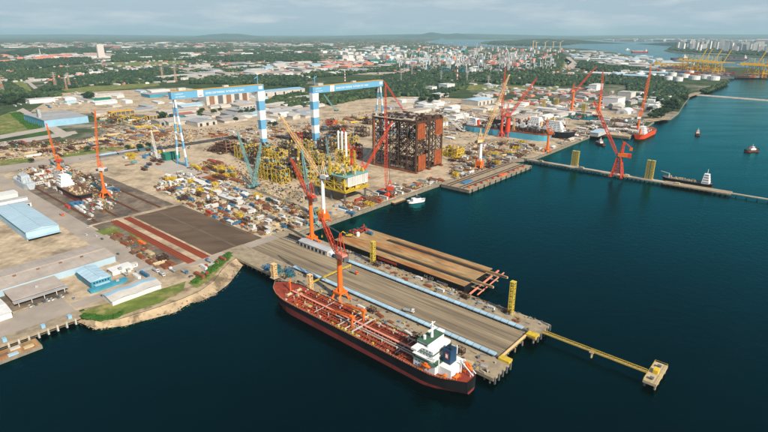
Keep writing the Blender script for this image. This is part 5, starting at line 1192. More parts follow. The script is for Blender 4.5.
# parked cars
for i, (x, y, m) in enumerate(((30,307,'white'),(44,302,'dgrey'),(48,301,'white'),(52,300,'white'),(58,298,'dgrey'),(62,297,'white'),(36,305,'dgrey'),(74,299,'grey'))):
    put('car', m, P(x,y,5.1), YAW+.1, '%s car parked before the tan low office' % COLN[m], 'cars in the parking lot')
# goods on the jetty
def jput(kind, m, a, b_, where, rz=YAW, s=None): put(kind, m, W(a,b_,5.52), rz, '%s %s %s' % (COLN[m],KIND[kind][1],where), '%ss %s' % (KIND[kind][1],where), s)
for i in range(16):
    k = random.choice(('container','plate','frame','cabin','plate','stack')); m = random.choice({'container':['blue','white','teal'],'plate':['rust','grey'],'frame':['yellow','darkrust'],'cabin':['white'],'stack':['rust','tan']}[k])
    jput(k, m, 95+i*12.3+random.uniform(-2,2), random.uniform(33,41), 'along the barge side of the jetty', YAW+random.uniform(-.1,.1), (.6,.7,.8))
for i in range(13):
    k = random.choice(('plate','frame','plate','stack','container')); m = random.choice({'container':['blue','white'],'plate':['rust','grey'],'frame':['darkrust','yellow'],'stack':['rust','tan']}[k])
    jput(k, m, 165+i*10.2+random.uniform(-2,2), random.uniform(-36,-28), 'along the tanker side of the jetty', YAW+random.uniform(-.2,.2), (.6,.7,.8))
for i, (a, b_, m) in enumerate(((62,-34,'blue'),(68,-29,'teal'),(76,-33,'tealblue'),(82,-25,'blue'),(90,-30,'teal'))): jput('frame', m if m not in ('tealblue',) else 'teal', a, b_, 'beside the tan towers at the tanker bow', YAW, (.7,.9,.8))
for i, (a, b_) in enumerate(((128,12),(208,-9))): jput('truck', 'white' if i else 'orange', a, b_, 'standing on the open jetty deck', YAW+.3*i)
jc = MB()
for _ in range(420):
    a = random.uniform(60,296); b_ = random.choice((random.uniform(28,45),random.uniform(-37,-20),random.uniform(41,45.5),random.uniform(-37.5,-34))); p = W(a,b_)
    if random.random() < .4: jc.cb(p.x,p.y,5.5,random.uniform(2,7),random.uniform(.2,.5),random.uniform(.2,.5),YAW+random.gauss(0,.25),random.randrange(7))
    else: jc.cb(p.x,p.y,5.5,random.uniform(.5,2),random.uniform(.5,1.6),random.uniform(.3,1.6),YAW+random.gauss(0,.3),random.randrange(7))
tag(jc.build('loose_materials', ['brown','darkrust','offwhite','yellow','blue','dgrey','rust']), 'hoses, timbers and gear lying along the jetty edges', 'loose goods', kind='stuff')
# loose material lying about the yard
def debris(name, zones, per, mats_, smx, label):
    b = MB()
    for px, n in zones:
        poly = [P(x,y,5) for x,y in px]; xs = [p.x for p in poly]; ys = [p.y for p in poly]; k = 0
        while k < n:
            x = random.uniform(min(xs),max(xs)); y = random.uniform(min(ys),max(ys)); k += .25
            if not inpoly(x,y,poly): continue
            k += .75; mi = random.randrange(len(mats_)); rz = YAW+random.gauss(0,.2)+(math.pi/2 if random.random() < .3 else 0)
            if random.random() < .45: b.cb(x,y,5.08,random.uniform(3,smx*2.6),random.uniform(.3,1.0),random.uniform(.3,.9),rz,mi)
            else: b.cb(x,y,5.08,random.uniform(.7,smx),random.uniform(.7,smx*.8),random.uniform(.4,1.9),rz,mi)
    o = b.build(name, mats_); tag(o, label, 'loose goods', kind='stuff')
debris('loose_materials', [([(160,179),(180,172),(330,214),(319,224),(262,236),(186,206),(155,187)],2600), ([(18,170),(60,163),(122,190),(112,212),(92,210),(60,192),(20,182)],2200), ([(335,206),(372,196),(440,178),(444,181),(398,195),(345,216)],900), ([(186,168),(215,160),(300,190),(310,205),(244,188)],1300), ([(230,150),(300,140),(360,150),(345,190),(300,190),(240,170)],1500), ([(112,232),(126,236),(150,250),(178,265),(160,268),(140,258),(116,240)],220)], 1, ['brown','tan','offwhite','darkrust','teal','yellow','dgrey','rust','brown','darkrust'], 2.0, 'loose steel, timber and gear lying about the near yard')
debris('loose_materials', [([(0,142),(70,140),(150,128),(200,130),(190,150),(110,148),(60,156),(0,162)],2200), ([(92,114),(165,119),(190,132),(186,142),(105,140)],1200), ([(448,162),(470,142),(520,140),(545,150),(520,157),(455,180)],1700), ([(553,148),(572,133),(600,116),(645,119),(645,134),(598,132)],1500), ([(385,118),(440,106),(482,108),(600,114),(560,126),(448,142)],2200), ([(190,130),(310,122),(385,108),(380,126),(320,142),(240,148)],2200)], 1, ['brown','tan','offwhite','darkrust','grey','yellow','dgrey','rust','brown'], 3.2, 'loose steel and gear lying about the far yard')

# ------------------------------------------------------------------ trees: single ones as things, woods as one mass each
def ico(sub=1):
    t = (1+5**.5)/2; v = [(-1,t,0),(1,t,0),(-1,-t,0),(1,-t,0),(0,-1,t),(0,1,t),(0,-1,-t),(0,1,-t),(t,0,-1),(t,0,1),(-t,0,-1),(-t,0,1)]
    f = [(0,11,5),(0,5,1),(0,1,7),(0,7,10),(0,10,11),(1,5,9),(5,11,4),(11,10,2),(10,7,6),(7,1,8),(3,9,4),(3,4,2),(3,2,6),(3,6,8),(3,8,9),(4,9,5),(2,4,11),(6,2,10),(8,6,7),(9,8,1)]
    v = [Vector(q).normalized() for q in v]
    for _ in range(sub):
        mid = {}; nf = []
        def mp_(a,b):
            k = (min(a,b),max(a,b))
            if k not in mid: mid[k] = len(v); v.append(((v[a]+v[b])/2).normalized())
            return mid[k]
        for a,b,c in f: x,y,z = mp_(a,b),mp_(b,c),mp_(c,a); nf += [(a,x,z),(b,y,x),(c,z,y),(x,y,z)]
        f = nf
    return np.array([tuple(q) for q in v]), np.array(f)
ICO0 = ico(0); ICO1 = ico(1)
def raw_mesh(name, V, F, m, mats_idx=None):
    me = bpy.data.meshes.new(name); nf = len(F); me.vertices.add(len(V)); me.vertices.foreach_set('co', V.astype(np.float32).ravel()); me.loops.add(nf*3); me.loops.foreach_set('vertex_index', F.astype(np.int32).ravel())
    me.polygons.add(nf); me.polygons.foreach_set('loop_start', np.arange(0,nf*3,3,dtype=np.int32)); me.polygons.foreach_set('loop_total', np.full(nf,3,dtype=np.int32))
    for k in (m if isinstance(m,(list,tuple)) else [m]): me.materials.append(MATS[k])
    if mats_idx is not None: me.polygons.foreach_set('material_index', mats_idx.astype(np.int32))
    me.update(calc_edges=True); me.validate(); o = bpy.data.objects.new(name, me); C.objects.link(o); return o
def make_tree(m, seed, h=12, r=6, leaves=420):
    rs = random.Random(seed); t = bpy.data.objects.new('tree', None); C.objects.link(t)
    tr = MB().bar((0,0,-.3),(0,0,h*.42),.9,.5,n=7)
    tops = []
    for k in range(6):
        a = k*1.05+rs.random(); e = Vector((math.cos(a)*r*.55,math.sin(a)*r*.55,h*(.55+.25*rs.random()))); tr.bar((0,0,h*.3+k*.2),e,.4,.15,n=5); tops.append(e)
    tops.append(Vector((0,0,h*.85))); tr.build('trunk', 'bark', t)
    V = []; F = []; o = 0
    for e in tops:
        for _ in range(3):
            c = e+Vector((rs.gauss(0,r*.2),rs.gauss(0,r*.2),rs.gauss(0,h*.06))); rr = r*rs.uniform(.2,.36); v = ICO0[0]*(rr*np.array([rs.uniform(.8,1.3) for _ in range(12)])[:,None]); v[:,2] *= .75; V.append(v+np.array(c)); F.append(ICO0[1]+o); o += 12
    for _ in range(leaves):
        e = rs.choice(tops); c = e+Vector((rs.gauss(0,r*.32),rs.gauss(0,r*.32),rs.gauss(0,h*.10))); s = rs.uniform(.5,1.1); n1 = Vector((rs.gauss(0,1),rs.gauss(0,1),rs.gauss(0,1))).normalized(); n2 = n1.orthogonal().normalized()
        V.append(np.array([c-n1*s-n2*s*.5,c+n1*s,c+n2*s])); F.append(np.array([[o,o+1,o+2]])); o += 3
    cr_ = raw_mesh('crown', np.concatenate(V), np.concatenate(F), m); cr_.parent = t; return t
TP = [make_tree('tree',1), make_tree('treedark',2,13,6.5), make_tree('tree',3,10,5)]; used_ = [False]*3
def tree_at(px, s, label, group):
    k = random.randrange(3); loc = P(*px,5)
    if used_[k]: o = dup(TP[k], loc, random.uniform(0,6.28))
    else: o = TP[k]; o.location = loc; used_[k] = True
    o.scale = (s,s,s*random.uniform(.85,1.1)); tag(o, label, 'tree', group); return o
def trees(px, n, s0, s1, label, group):
    poly = px; xs = [p[0] for p in px]; ys = [p[1] for p in px]; k = 0; it = 0
    while k < n and it < 5000:
        it += 1; x = random.uniform(min(xs),max(xs)); y = random.uniform(min(ys),max(ys))
        if inpoly(x,y,px): tree_at((x,y), random.uniform(s0,s1), label, group); k += 1
trees([(0,106),(0,100),(38,100),(40,104),(20,107)], 26, 1.3, 2.0, 'broad tree in the row behind the white blocks', 'trees behind the white blocks')
trees([(80,98),(94,97),(94,100),(82,101)], 7, 1.4, 1.9, 'dark round tree beside the wide off white hall', 'trees beside the off white hall')
tree_at((164,120), 2.1, 'big round dark tree between the orange workshop and grey hall', None)
trees([(188,112),(250,112),(262,116),(190,120)], 12, 1.0, 1.5, 'small tree before the concrete tower hall', 'trees before the concrete hall')
trees([(418,104),(446,96),(448,99),(424,106)], 9, 1.2, 1.7, 'leafy tree between the white blocks at the wood edge', 'trees at the wood edge')
trees([(640,114),(662,108),(684,98),(688,100),(680,111),(664,116)], 40, 1.0, 1.6, 'shore tree on the wooded point', 'trees on the wooded point')
trees([(640,119.5),(655,116),(668,116),(660,119)], 10, .8, 1.2, 'low shore tree at the tip of the sandy point', 'trees at the sandy tip')
for x, y in ((32,163),(140,150),(149,148),(128,150),(88,152),(270,126),(236,122),(275,128)): tree_at((x,y), random.uniform(.7,1.1), 'small solitary tree in the open yard', 'solitary yard trees')
def shrub_px(name, px, n, s0, s1, label):
    poly = [P(x,y,5) for x,y in px]; xs = [p.x for p in poly]; ys = [p.y for p in poly]; V = []; F = []; o = 0; k = 0
    while k < n:
        x = random.uniform(min(xs),max(xs)); y = random.uniform(min(ys),max(ys))
        if not inpoly(x,y,poly): continue
        s = random.uniform(s0,s1); v = ICO0[0]*np.array([[s*random.uniform(.7,1.4)] for _ in range(12)])*np.array([1,1,.7]); V.append(v+np.array([x,y,5+s*.35])); F.append(ICO0[1]+o); o += 12; k += 1
    ob = raw_mesh(name, np.concatenate(V), np.concatenate(F), 'lush'); tag(ob, label, 'shrubs', kind='stuff')
shrub_px('shrubs', [(80,317),(84,314),(108,317),(124,311),(120,317),(100,321)], 420, .5, 1.3, 'bright green shrubs along the grass edge above the beach')
shrub_px('shrubs', [(213,263),(229,252),(234,254),(226,262),(208,276),(196,284),(190,282)], 420, .5, 1.4, 'green shrubs on the verge beside the beach')
shrub_px('shrubs', [(9,114),(20,112),(44,126),(36,129),(28,129)], 300, 1.0, 2.2, 'bright green bushes beside the diagonal access road')
shrub_px('shrubs', [(95,157),(150,146),(158,148),(110,154),(70,161)], 240, .5, 1.2, 'scrub along the road above the slipway')
def wood(px, spacing, m, label, size=6.5, sub=1, drop=.2, maxn=9000):
    poly = [P(x,y,5) for x,y in px]; pa = np.array([(p.x,p.y) for p in poly]); x0,y0 = pa.min(0); x1,y1 = pa.max(0)
    area = .5*abs(np.dot(pa[:,0],np.roll(pa[:,1],1))-np.dot(pa[:,1],np.roll(pa[:,0],1))); spacing = max(spacing,(area/maxn)**.5); size = max(size, spacing*.66)
    gx, gy = np.meshgrid(np.arange(x0,x1,spacing), np.arange(y0,y1,spacing)); g = np.stack([gx.ravel(),gy.ravel()],1); g += rng.uniform(-.45,.45,g.shape)*spacing
    ins = np.zeros(len(g),bool); j = len(pa)-1
    for i in range(len(pa)):
        xi,yi = pa[i]; xj,yj = pa[j]; c = ((yi > g[:,1]) != (yj > g[:,1])) & (g[:,0] < (xj-xi)*(g[:,1]-yi)/(yj-yi+1e-9)+xi); ins ^= c; j = i
    g = g[ins]; g = g[rng.random(len(g)) > drop]; gap = max(45, spacing*4.5)
    g = np.array([q for q in g if mnoise.noise((q[0]/gap, q[1]/gap, 3.3)) > -.26+.16*mnoise.noise((q[0]/(gap*.3), q[1]/(gap*.3), 9.1))]) if len(g) else g; n = len(g)
    if n == 0: return
    tv, tf = (ICO1 if sub else ICO0); k = len(tv); s = size*rng.uniform(.6,1.25,(n,1,1))
    V = tv[None]*s*rng.uniform(.68,1.32,(n,k,1)); V[:,:,2] *= min(.95, 8.5/size); V[:,:,0] += g[:,None,0]; V[:,:,1] += g[:,None,1]; V[:,:,2] += 5+s[:,:,0]*.62*min(1, 9/size)
    F = (tf[None]+(np.arange(n)*k)[:,None,None]).reshape(-1,3); o = raw_mesh('wood', V.reshape(-1,3), F, [m,'tree','treedark','leaf_light'], np.repeat(rng.choice([0,1,2,3],n,p=[.5,.2,.15,.15]),len(tf))); tag(o, label, 'wood', kind='stuff')
WOODS = [
 ([(362,99),(366,82),(385,76),(430,71),(462,74),(470,82),(462,90),(448,93),(430,96),(400,97)], 9, 'treedark', 'dense dark wood beyond the goliath cranes'),
 ([(265,104),(275,98),(300,94),(330,96),(362,92),(362,99),(330,106),(300,108),(268,110)], 9, 'tree', 'belt of trees under the second goliath girder'),
 ([(190,80),(230,76),(300,77),(312,80),(300,87),(240,84),(190,84)], 10, 'treedark', 'tree belt behind the first goliath girder'),
 ([(40,92),(52,82),(100,75),(160,68),(186,72),(190,79),(160,82),(90,86),(60,90)], 11, 'treedark', 'wood above the meadow on the left'),
 ([(0,94),(0,85),(10,83),(30,95),(60,93),(62,96),(20,100)], 10, 'tree', 'belt of trees behind the left white blocks'),
 ([(0,70),(0,63),(60,59),(92,58),(88,63),(40,68),(20,72)], 14, 'treedark', 'long dark wood beyond the pylons'),
 ([(0,54),(30,48),(110,48),(104,53),(40,56)], 22, 'treedark', 'far wood before the airfield sheds'),
 ([(0,80),(0,74),(50,70),(100,66),(104,70),(60,77),(20,81)], 12, 'tree', 'loose wood around the pylons'),
 ([(112,62),(112,56),(150,54),(190,55),(192,60)], 15, 'tree', 'green wood beside the far playing field'),
 ([(188,60),(200,56),(260,55),(318,54),(320,61),(250,62)], 15, 'treedark', 'broad green wood in the middle distance'),
 ([(112,52),(160,49.5),(230,49),(226,52.5),(150,53.5)], 20, 'treedark', 'far wood strip behind the lone tower'),
 ([(240,53),(250,49),(330,46.5),(334,50),(290,53)], 20, 'tree', 'far wood strip behind the broad wood'),
 ([(190,71),(240,66),(262,67),(262,70),(200,74)], 12, 'tree', 'tree strip between the grey warehouses'),
 ([(300,74),(350,70),(392,66),(410,66),(400,70),(350,75),(310,78)], 12, 'tree', 'tree strip behind the red roofed rows'),
 ([(462,80),(470,74),(520,72),(560,76),(600,76),(660,74),(668,78),(640,86),(606,84),(560,86),(500,84)], 11, 'treedark', 'dark wood between the refinery and the dry docks'),
 ([(625,95),(628,86),(650,80),(676,84),(690,92),(684,100),(676,106),(650,101),(640,104)], 9, 'treedark', 'dark wood on the point below the tank farm'),
 ([(520,70),(530,58),(556,52),(566,56),(560,70),(540,74)], 13, 'tree', 'green park beside the curved road'),
 ([(576,68),(580,62),(606,64),(640,69),(600,74)], 13, 'treedark', 'dark grove beside the white roofed warehouses'),
 ([(380,70),(400,64),(440,66),(520,68),(520,72),(440,71)], 12, 'treedark', 'dark trees along the refinery front'),
 ([(470,58),(484,54),(498,56),(500,68),(486,70),(474,66)], 13, 'treedark', 'dark grove inside the refinery'),
 ([(488,44.3),(520,45.5),(560,45.6),(578,43.6),(574,41.4),(530,40.6),(492,41.4)], 60, 'treedark', 'wooded island across the river'),
 ([(668,49.5),(680,51.6),(720,53.4),(768,56),(840,58),(840,53.5),(768,52),(700,48),(676,46)], 28, 'treedark', 'trees along the shore of the tower island'),
 ([(700,92),(724,84),(728,82),(726,84.5),(706,93)], 9, 'tree', 'bushes along the port shore'),
]
for px, sp_, m, lab in WOODS: wood(px, sp_, m, lab, sub=1 if sp_ < 12 else 0)

# ------------------------------------------------------------------ the far city, refinery and port
SPECS = {}
def far_zone(kind, px, n, wr, dr, hr, mats_, where, yaw=None):
    xs = [p[0] for p in px]; ys = [p[1] for p in px]; k = 0; it = 0
    while k < n and it < n*60:
        it += 1; x = random.uniform(min(xs),max(xs)); y = random.uniform(min(ys),max(ys))
        if not inpoly(x,y,px): continue
        k += 1; loc = P(x,y,5); sx = random.uniform(*wr); sy = random.uniform(*dr); sz = random.uniform(*hr)
        SPECS.setdefault(kind,[]).append((max(sx,sz)/loc.length, loc, sx, sy, sz, random.choice(mats_), where, (YAW+random.choice((0,math.pi/2))+random.gauss(0,.12)) if yaw is None else yaw))
def geo(kind, b, sx, sy, sz, mi0, mi1, T=None):
    """adds one building to b; T places it (used for the merged far mass)"""
    q = MB()
    if kind == 'warehouse':
        q.box(-.5,.5,-.5,.5,0,.72,mi0); q.gable(-.52,.52,-.53,.53,.72,1,mi1); q.box(-.3,-.12,-.505,.505,0,.5,mi1); q.box(.12,.3,-.505,.505,0,.5,mi1)
    elif kind == 'tower':
        q.box(-.5,.5,-.5,.5,0,.94,mi0); q.box(-.2,.25,-.3,.3,.94,1,mi1); q.box(-.52,-.5,-.12,.12,0,.9,mi1); q.box(-.47,.47,-.47,.47,.94,.955,mi1)
    elif kind == 'column':
        q.cyl(0,0,0,.8,.5,.5,10,mi0); q.cyl(0,0,.8,1,.34,.3,10,mi0); q.cyl(0,0,.28,.31,.75,None,10,mi1); q.cyl(0,0,.55,.58,.75,None,10,mi1); q.cyl(0,0,.8,.83,.7,None,10,mi1)
    elif kind == 'plant':
        q.box(-.5,.1,-.5,.4,0,.55,mi0); q.box(.1,.5,-.4,.5,0,.8,mi1)
        for x in (-.4,-.1,.2,.45): q.box(x-.03,x+.03,-.48,-.42,0,1,mi0)
        q.box(-.45,.48,-.48,-.2,.86,.9,mi1); q.bar((-.3,.2,.55),(-.3,.2,.95),.16,m=mi1,n=8)
    elif kind == 'tank':
        q.cyl(0,0,0,.9,.5,.5,18,mi0); q.cyl(0,0,.9,1,.5,.06,18,mi1); q.bar((.5,0,0),(.36,.36,.9),.04,m=mi1)
    V = np.array(q.V)*np.array([sx,sy,sz])
    if T is not None:
        c, s = math.cos(T[1]), math.sin(T[1]); V = np.stack([V[:,0]*c-V[:,1]*s+T[0].x, V[:,0]*s+V[:,1]*c+T[0].y, V[:,2]+T[0].z],1)
    o = len(b.V); b.V += [tuple(v) for v in V]; b.F += [tuple(i+o for i in f) for f in q.F]; b.M += q.M
wm = ['white','offwhite','offwhite','roofgrey','white','grey','paleblue','rooftan']
far_zone('warehouse', [(190,66),(262,62),(400,64),(400,70),(330,75),(250,75),(196,72)], 70, (50,130), (30,60), (10,18), wm, 'among the grey sheds beyond the goliath cranes')
far_zone('warehouse', [(285,63),(370,62),(372,68),(288,69)], 34, (50,90), (25,40), (10,15), ['roofred','roofred','pink','offwhite'], 'in the red roofed rows beyond the goliath cranes')
far_zone('warehouse', [(0,50),(0,43),(130,42),(260,42.5),(330,44),(330,46),(200,47.5),(110,48)], 170, (70,240), (40,90), (8,18), ['white','offwhite','offwhite','grey','rooftan','roofred'], 'on the far left plain')
far_zone('warehouse', [(30,56),(110,53),(112,60),(92,58),(40,59)], 34, (70,180), (40,80), (10,20), ['white','offwhite','rooftan','pink'], 'before the long dark wood')
far_zone('warehouse', [(60,72),(104,66),(108,68),(90,72)], 12, (40,90), (30,50), (8,12), wm, 'in the loose wood around the pylons')
far_zone('warehouse', [(130,58),(200,52),(330,46),(400,46),(400,50),(260,54),(180,60)], 90, (40,150), (25,60), (8,18), ['white','offwhite','roofred','white','offwhite'], 'scattered in the broad green wood')
far_zone('warehouse', [(330,50),(420,46),(480,50),(440,66),(340,62)], 110, (35,110), (25,50), (10,26), ['white','offwhite','white','paleblue','rooftan','green'], 'in the town left of the refinery')
far_zone('warehouse', [(560,50),(600,52),(650,58),(690,65),(660,70),(600,66),(570,58)], 110, (50,150), (30,60), (10,20), ['white','offwhite','grey','offwhite','roofgrey','paleblue','rooftan'], 'on the warehouse peninsula')
far_zone('warehouse', [(0,62),(0,56),(60,54),(112,50),(112,57),(60,60)], 36, (60,160), (30,70), (8,16), ['white','offwhite','pink','rooftan'], 'among the far left woods')
far_zone('warehouse', [(60,97),(170,90),(262,91),(262,99),(180,108),(60,106)], 46, (26,70), (16,34), (7,13), ['white','offwhite','roofgrey','white','rooftan','paleblue'], 'in the works quarter below the meadow')
far_zone('warehouse', [(380,104),(400,99),(470,101),(560,106),(600,112),(560,117),(470,112),(390,112)], 44, (24,60), (14,30), (6,11), ['white','offwhite','roofgrey','offwhite','rooftan','white'], 'in the works quarter behind the dry docks')
far_zone('warehouse', [(96,108),(180,104),(300,98),(330,106),(300,120),(190,126),(150,122),(100,116)], 26, (50,100), (26,44), (8,13), ['roofgrey','grey','rooftan','offwhite','roofgrey','paleblue'], 'in the workshop rows beside the goliath cranes')
far_zone('warehouse', [(186,108),(300,100),(330,108),(300,118),(260,124),(190,122)], 30, (24,60), (14,30), (6,11), ['white','offwhite','roofgrey','offwhite','rooftan'], 'in the works quarter behind the goliath cranes')
far_zone('warehouse', [(600,98),(640,92),(672,98),(660,112),(630,118),(604,112)], 26, (18,50), (12,26), (6,14), ['white','offwhite','roofgrey','offwhite'], 'around the big white workshop')
far_zone('warehouse', [(470,84),(590,86),(600,96),(540,100),(470,96)], 26, (20,50), (14,24), (5,9), ['white','offwhite','roofgrey','rooftan'], 'on the open ground before the dark wood')
far_zone('warehouse', [(0,83),(60,78),(100,72),(160,64),(160,68),(80,82)], 22, (24,60), (14,30), (6,10), ['white','offwhite','rooftan'], 'along the lanes of the left woods')
far_zone('warehouse', [(600,76),(650,71),(665,74),(640,80)], 10, (60,120), (30,50), (12,20), ['white','paleblue'], 'at the edge of the tank farm')
far_zone('warehouse', [(160,78),(190,74),(300,74),(300,76),(200,80)], 16, (70,150), (30,60), (10,16), ['offwhite','rooftan','grey'], 'along the road behind the first goliath')
far_zone('warehouse', [(600,40.2),(700,40.6),(768,40.8),(768,42),(620,41)], 90, (100,300), (80,200), (15,60), ['grey','offwhite','rooftan'], 'on the far coast beyond the channel')
far_zone('tower', [(380,52),(420,47),(560,48),(566,54),(520,68),(450,68),(392,66)], 230, (18,45), (14,30), (12,34), ['flats','flats2','offwhite','paleblue','rooftan','pink'], 'in the dense refinery town')
far_zone('tower', [(320,52),(400,48),(400,62),(340,60)], 60, (30,70), (14,24), (18,36), ['flats','flats2'], 'in the town left of the refinery')
far_zone('tower', [(674,50.2),(700,51.5),(768,53.5),(840,55),(840,50),(768,48.5),(700,47),(680,47.4)], 150, (26,58), (16,26), (60,115), ['flats','flats','flats2'], 'on the tower island')
far_zone('tower', [(101,57.6),(109,57.6),(109,58),(101,58)], 2, (50,60), (26,30), (115,120), ['flats2'], 'standing alone above the far woods')
far_zone('column', [(388,60),(430,55),(520,56),(560,60),(556,71),(480,73),(400,70)], 250, (3,7), (3,7), (16,52), ['offwhite','white','grey','paint_white'], 'in the refinery')
far_zone('plant', [(384,62),(430,55),(520,56),(556,62),(540,72),(460,73),(392,71)], 270, (22,60), (18,40), (8,24), ['offwhite','grey','white','rooftan','grey','brown','teal'], 'in the refinery')
far_zone('tank', [(400,60),(440,55),(540,55),(556,66),(470,72)], 40, (22,45), (22,45), (14,20), ['tank'], 'in the refinery')
for x, y, s in ((652,77,34),(660,78,34),(672,76,40),(684,77.5,46),(694,79.5,50),(704,78.5,54),(713,80,52),(668,80,36),(678,81,38),(640,74,30),(662,73,30),(690,74,34)):
    SPECS.setdefault('tank',[]).append((9, P(x,y,5), s, s, 19, 'tank', 'of the tank farm beside the container port', 0))
for zp, zn in (([(0,82),(0,50),(110,48),(200,46),(330,46),(400,60),(300,80),(190,82),(100,86)],900), ([(330,62),(392,48),(560,50),(600,62),(640,74),(560,80),(470,82),(400,80)],500), ([(470,100),(480,86),(600,88),(660,100),(640,112),(560,108)],160), ([(0,42.2),(420,41),(560,47),(400,46),(0,46)],500)):
    far_zone('warehouse', zp, zn, (8,34), (7,18), (4,9), ['white','offwhite','roofgrey','rooftan','roofred','offwhite','grey','pink'], 'scattered among the far trees')
SECOND = dict(flats='offwhite', flats2='grey', offwhite='grey', white='roofgrey', grey='offwhite', tank='offwhite', paint_white='grey')
NAMEK = dict(warehouse='warehouse', tower='tower_block', column='distillation_tower', plant='refinery_unit', tank='storage_tank'); NICE = dict(warehouse='warehouse', tower='tower block', column='distillation tower', plant='refinery unit', tank='storage tank')
COLN2 = dict(COLN, flats='white', flats2='greyish', roofgrey='grey roofed', paint_white='bright white', paleblue='pale blue', rooftan='tan roofed', roofred='red roofed', tank='white')
for kind, sp_ in SPECS.items():
    sp_.sort(key=lambda s: -s[0]); cache = {}
    for s in sp_[:280]:
        _, loc, sx, sy, sz, m, where, yw = s
        if m not in cache:
            b = MB(); geo(kind, b, 1, 1, 1, 0, 1); mats_ = [m, m] if m in ('roofred','roofgrey','rooftan','green') else [m, SECOND.get(m,m)]
            if kind == 'warehouse': mats_ = ['offwhite' if m.startswith('roof') else m, m]
            cache[m] = o = b.build(NAMEK[kind], mats_); o.location = loc; o.rotation_euler = (0,0,yw)
        else: o = dup(cache[m], loc, yw)
        o.scale = (sx,sy,sz); tag(o, '%s %s %s' % (COLN2[m], NICE[kind], where), NICE[kind], '%ss %s' % (NICE[kind], where))
    if len(sp_) > 280:
        b = MB(); ml = sorted(set(s[5] for s in sp_)); 
        for _, loc, sx, sy, sz, m, where, yw in sp_[280:]: geo(kind, b, sx, sy, sz, ml.index(m), ml.index(m), (loc, yw))
        o = b.build('far_'+NAMEK[kind]+'s', ml); tag(o, 'the many far %ss too small to count' % NICE[kind], NICE[kind], kind='stuff')
# lattice pylons, chimneys and masts
def pylon(px, h, label, group, mm_=('pink','offwhite')):
    t = thing('pylon', label, 'pylon', P(*px,5), 0, group); n = 6
    for i in range(n):
        w0 = h*.14*(1-i/n*.84); w1 = h*.14*(1-(i+1)/n*.84); MB().lattice((0,0,h*i/n),(0,0,h*(i+1)/n),w0,w1,2,h*.009,h*.006).build('tower_section', mm_[i % 2], t)
    for z in (.72,.84,.95): MB().bar((-h*.16,0,h*z),(h*.16,0,h*z),h*.012).bar((-h*.16,0,h*z),(0,0,h*(z+.04)),h*.008).bar((h*.16,0,h*z),(0,0,h*(z+.04)),h*.008).build('cross_arm', mm_[1], t)
for x, y, h in ((3,92,62),(56,88.5,62),(70,88,58),(163,81,62),(176,81.5,70),(67,90,46)): pylon((x,y), h, 'red and white lattice pylon above the left woods', 'pylons above the left woods')
for x, y, h in ((401,82,58),(441,82,50),(488,89,50),(412,76,58),(467,82,44)): pylon((x,y), h, 'grey lattice pylon at the edge of the dark wood', 'pylons at the dark wood', ('grey','offwhite'))
def chimney(px, h, r, label, stripes=True):
    t = thing('chimney', label, 'chimney', P(*px,5), 0); n = 7
    for i in range(n): MB().cyl(0,0,h*i/n,h*(i+1)/n,r*(1-.35*i/n),r*(1-.35*(i+1)/n),n=10).build('band', ('red' if i % 2 else 'paint_white') if stripes else 'offwhite', t)
    MB().cyl(0,0,h,h+1,r*.75,n=10).build('rim', 'dgrey', t)
chimney((457,81),70,3.0,'red and white banded chimney at the dark wood'); chimney((505,66),120,3.2,'red and white banded chimney inside the refinery'); chimney((440,64),95,3,'pale chimney in the refinery beside the river', False); chimney((476,60),130,3.5,'tall pale chimney in the refinery', False); chimney((428,62),110,3,'pale chimney in the left half of the refinery', False); chimney((345,81),44,2.4,'red and white banded chimney behind the second goliath'); chimney((41,58),80,3.5,'white chimney above the far left woods', False)
# container port: quay cranes, yard gantries, stacks
def ship_to_shore(px, label, group, up=True, rz=YAW):
    t = thing('container_crane', label, 'container crane', P(*px,5), rz, group)
    for x in (-13,13):
        for y in (-9,9): MB().bar((x,y,0),(x*.85,y,46),2.6,2.0).cb(x,y,0,3,6,2.5).build('leg','cargo_yellow',t)
    b = MB()
    for y in (-9,9): b.bar((-13,y,16),(13,y,16),2); b.bar((-13,y,16),(11,y,46),1.4); b.bar((-11,y,46),(11,y,46),2.2)
    for x in (-11,11): b.bar((x,-9,46),(x,9,46),2); b.bar((x*1.1,-9,14),(x*1.1,9,14),2)
    b.build('portal','cargo_yellow',t)
    MB().box(-40,14,-4,-2.4,46,49).box(-40,14,2.4,4,46,49).build('girder','cargo_yellow',t); MB().box(-30,-16,-4,4,49,55).build('machinery_house','cargo_yellow',t)
    MB().bar((6,-5,49),(4,-1,74),1.6).bar((6,5,49),(4,1,74),1.6).bar((4,0,74),(-24,0,50),1.0).build('apex_frame','cargo_yellow',t)
    e = Vector((14+22,0,47+56)) if up else Vector((14+60,0,48)); b = MB()
    for y in (-3,3): b.bar((14,y,47.5),(e.x,y,e.z),3.0)
    for k in range(8): f = k/8; b.bar((14+(e.x-14)*f,-3,47.5+(e.z-47.5)*f),(14+(e.x-14)*f,3,47.5+(e.z-47.5)*f),1.0)
    b.build('boom','cargo_yellow',t); t.scale = (1.2,1.2,1.2); MB().bar((4,0,74),(14+(e.x-14)*.6,0,47.5+(e.z-47.5)*.6),.5).build('stay','cargo_yellow',t)
    return t
for i, (x, y, up) in enumerate(((684,70.5,0),(689,71,0),(694,71.5,1),(699,72,1),(704,72.5,0),(708,73,1),(713,73.5,0),(717,74,1),(746,76.5,0),(750,77,1),(754,77,0),(758,77.5,1),(762,77.5,0),(766,78,1))):
    ship_to_shore((x,y), 'yellow container crane with boom raised on the port quay' if up else 'yellow container crane with level boom on the port quay', 'container cranes on the port quay', bool(up), YAW+R(8))
